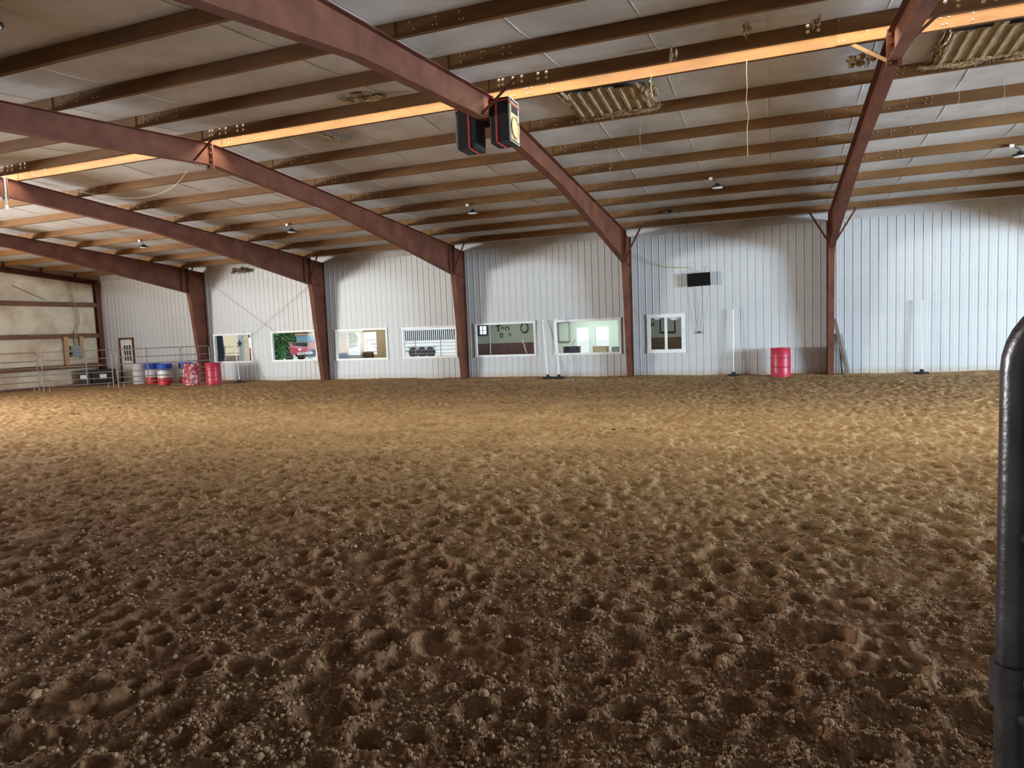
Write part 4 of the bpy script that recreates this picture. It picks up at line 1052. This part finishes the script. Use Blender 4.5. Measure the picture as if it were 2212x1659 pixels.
# yard: pickup, trailer, fence, shed, trees
def wheel(parent, x, y, r=.36, w=.24):
    mb = MB(); n = 20; prof = [(.0, -w/2+.03), (r*.55, -w/2+.03), (r*.6, -w/2), (r*.95, -w/2), (r, -w/2+.03), (r, w/2-.03), (r*.95, w/2), (r*.6, w/2), (0, w/2-.02)]
    mb.lathe(prof, n); o = mb.build('wheel', M['rubber'], parent, True, (x, y, r-.08)); o.rotation_euler = (R(90), 0, 0)
    mb = MB(); mb.lathe([(0, -w/2+.01), (r*.5, -w/2+.012), (r*.54, -w/2+.03)], 16); mb.build('hub', M['zinc'], o, True)
t = thing('pickup_truck', 'red pickup truck parked in the yard beyond the window', 'pickup', (-39.9, 23.2, 0), R(4))
mb = MB(); mb.prism([(-2.7, .42), (2.6, .42), (2.68, .62), (2.66, .95), (1.35, 1.08), (.9, 1.10), (-2.72, 1.10)], 'y', -.92, .92); o = mb.build('body', M['carred'], t); bv = o.modifiers.new('b', 'BEVEL'); bv.width = .06; bv.segments = 2
mb = MB(); mb.prism([(-1.25, 1.08), (1.15, 1.08), (.45, 1.68), (-.95, 1.70)], 'y', -.80, .80); o = mb.build('cab', M['carred'], t); bv = o.modifiers.new('b', 'BEVEL'); bv.width = .07; bv.segments = 3
for a, b, c_, d_ in ((-1.0, -.1, -.78, -.1), (.02, .92, .02, .42)):
    mb = MB(); mb.prism([(a, 1.14), (b, 1.14), (d_, 1.60), (c_, 1.60)], 'y', -.835, -.80); mb.build('side_window', M['carglass'], t)
mb = MB(); mb.box((2.58, -.95, .38), (2.78, .95, .58)); mb.build('bumper', M['zinc'], t)
mb = MB(); mb.box((2.62, -.88, .7), (2.7, -.55, .9)); mb.build('headlight', M['lens'], t)
for x_ in (-1.75, 1.75):
    for y_ in (-.85, .85): wheel(t, x_, y_)
t = thing('stock_trailer', 'white slatted livestock trailer parked in the yard', 'trailer', (-26.6, 24.6, 0), R(-3))
mb = MB(); mb.box((-3.0, -1.0, .45), (3.0, 1.0, 1.18)); mb.build('lower_body', M['trailer'], t)
mb = MB(); mb.box((-3.0, -1.0, 1.98), (3.0, 1.0, 2.15)); mb.build('roof', M['trailer'], t)
sm = MB().box((-.03, -.99, 1.18), (.03, -.95, 1.98)).mesh('slat', M['trailer'])
for k in range(34): link('slat', sm, t, (-2.9+5.8*k/33, 0, 0))
mb = MB(); mb.box((-2.9, .9, 1.15), (2.9, .95, 2.0)); mb.build('far_side', M['darkgrey'], t)
for x_ in (-.75, .0, .75): wheel(t, x_, -1.0, .38)
for a, b in ((-.0, .0),):
    mb = MB(); mb.box((-1.25, -1.12, .72), (1.25, -.98, .80)); mb.build('fender', M['trailer'], t)
def yard_fence(label, xa, xb, y, n):
    t = thing('yard_fence', label, 'fence', (xa, y, 0)); L_ = xb-xa
    for k in range(n): mb = MB(); mb.tube([(L_*k/(n-1), 0, -.1), (L_*k/(n-1), 0, 1.45)], .03, 8); mb.build('post', M['pipe'], t, True)
    for z in (.3, .55, .8, 1.05, 1.4): mb = MB(); mb.tube([(0, 0, z), (L_, 0, z)], .02, 6); mb.build('rail', M['pipe'], t, True)
yard_fence('pipe fence in front of the red pickup in the yard', -41, -33, 20.5, 6); yard_fence('pipe fence in front of the slatted trailer in the yard', -31.5, -21.5, 20.5, 6)
t = thing('yard_shed', 'cream shed wall seen through the leftmost window', 'shed', (-31.25, 8.6, 0))
mb = MB(); mb.box((-2.8, 0, -.1), (.85, .7, 3.2)); mb.build('walls', M['cream'], t)
mb = MB(); mb.prism([(-3.0, 3.2), (1.1, 3.2), (-.9, 4.2)], 'y', -.2, .9); mb.build('roof', M['steel'], t)
mb = MB(); mb.box((-2.8, -.03, .35), (.85, 0, .85)); mb.build('skirting', M['brown'], t)
mb = MB(); mb.box((.75, -.06, -.1), (1.0, .1, 3.2)); mb.build('corner_post', M['grey'], t)
pts = []
for k in range(10):
    a = PI/2+2*PI*k/10; r_ = .20 if k % 2 == 0 else .085; pts.append((r_*math.cos(a), r_*math.sin(a)))
mb = MB(); mb.prism(pts, 'y', -.02, .02); tag(mb.build('star_ornament', M['navy'], None, False, (-30.38, 8.51, 1.55)), 'dark star ornament on the cream shed', 'star')
yard_fence('pipe fence in front of the cream shed', -31.9, -28.6, 6.6, 4)
t = thing('dark_curtain', 'dark curtain drawn aside in the leftmost window', 'curtain', (-23.82, .10, .82))
for k in range(5):
    mb = MB(); mb.tube([(-.11+.06*k, 0, 0), (-.13+.065*k, .01, .6), (-.13+.06*k, 0, 1.18)], [.04, .045, .035], 8); mb.build('fold', M['navy'], t, True)
t = thing('tractor', 'orange tractor parked behind the red pickup', 'tractor', (-40.6, 29, 0))
mb = MB(); mb.box((-.2, -.5, .7), (1.7, .5, 1.35)); mb.build('bonnet', M['orange'], t); mb = MB(); mb.box((-1.3, -.6, 1.3), (-.1, .6, 2.0)); mb.build('cab', M['carglass'], t)
mb = MB(); mb.box((-1.4, -.7, 2.0), (.0, .7, 2.1)); mb.build('cab_roof', M['orange'], t); wheel(t, -.8, -.7, .7, .4); wheel(t, 1.3, -.6, .45, .3); wheel(t, -.8, .7, .7, .4); wheel(t, 1.3, .6, .45, .3)
def tree(label, x, y, h, r, seed):
    rs = np.random.RandomState(seed); t = thing('tree', label, 'tree', (x, y, -.1), 0, 'trees beyond the yard')
    mb = MB(); mb.tube([(0, 0, 0), (.1, 0, h*.3), (0, .1, h*.7)], [.28, .22, .08], 8); mb.build('trunk', M['bark'], t, True)
    n = 5200; d_ = rs.normal(size=(n, 3)); d_ /= np.linalg.norm(d_, axis=1)[:, None]; rad = .6+.4*rs.rand(n)**.5
    lump = 1+.25*np.sin(d_[:, 0]*5+seed)*np.cos(d_[:, 2]*6)
    P = d_*(rad*lump)[:, None]*np.array([r, r, h*.52])+np.array([0, 0, h*.52])
    P = P[P[:, 2] > .3]; n = len(P)
    a = rs.normal(size=(n, 3))*.11; b = rs.normal(size=(n, 3))*.11
    V = np.stack([P-a, P+b, P+a, P-b], 1).reshape(-1, 3); F = [(4*i, 4*i+1, 4*i+2, 4*i+3) for i in range(n)]
    me = bpy.data.meshes.new('foliage'); me.from_pydata(V.tolist(), [], F); me.materials.append(M['leaf']); o = link('foliage', me, t); o['kind'] = 'stuff'
for i, (x, y, h, r, lb) in enumerate(((-67, 43, 5.5, 1.75, 'green tree seen past the shed corner, left of two'), (-61.8, 42, 5.2, 1.75, 'green tree seen past the shed corner, right of two'), (-56.8, 43, 5, 1.75, 'green tree behind the pickup, leftmost of three'), (-52, 42, 5.4, 1.75, 'green tree behind the pickup, middle of three'), (-47.2, 43, 5, 1.75, 'green tree behind the pickup, rightmost of three'), (-36.4, 40, 5, 1.75, 'green tree at the left end of the trailer'), (-34.6, 16.5, 5, 1.1, 'slim green tree just beyond the cream shed'))):
    tree(lb, x, y, h, r, 60+i)
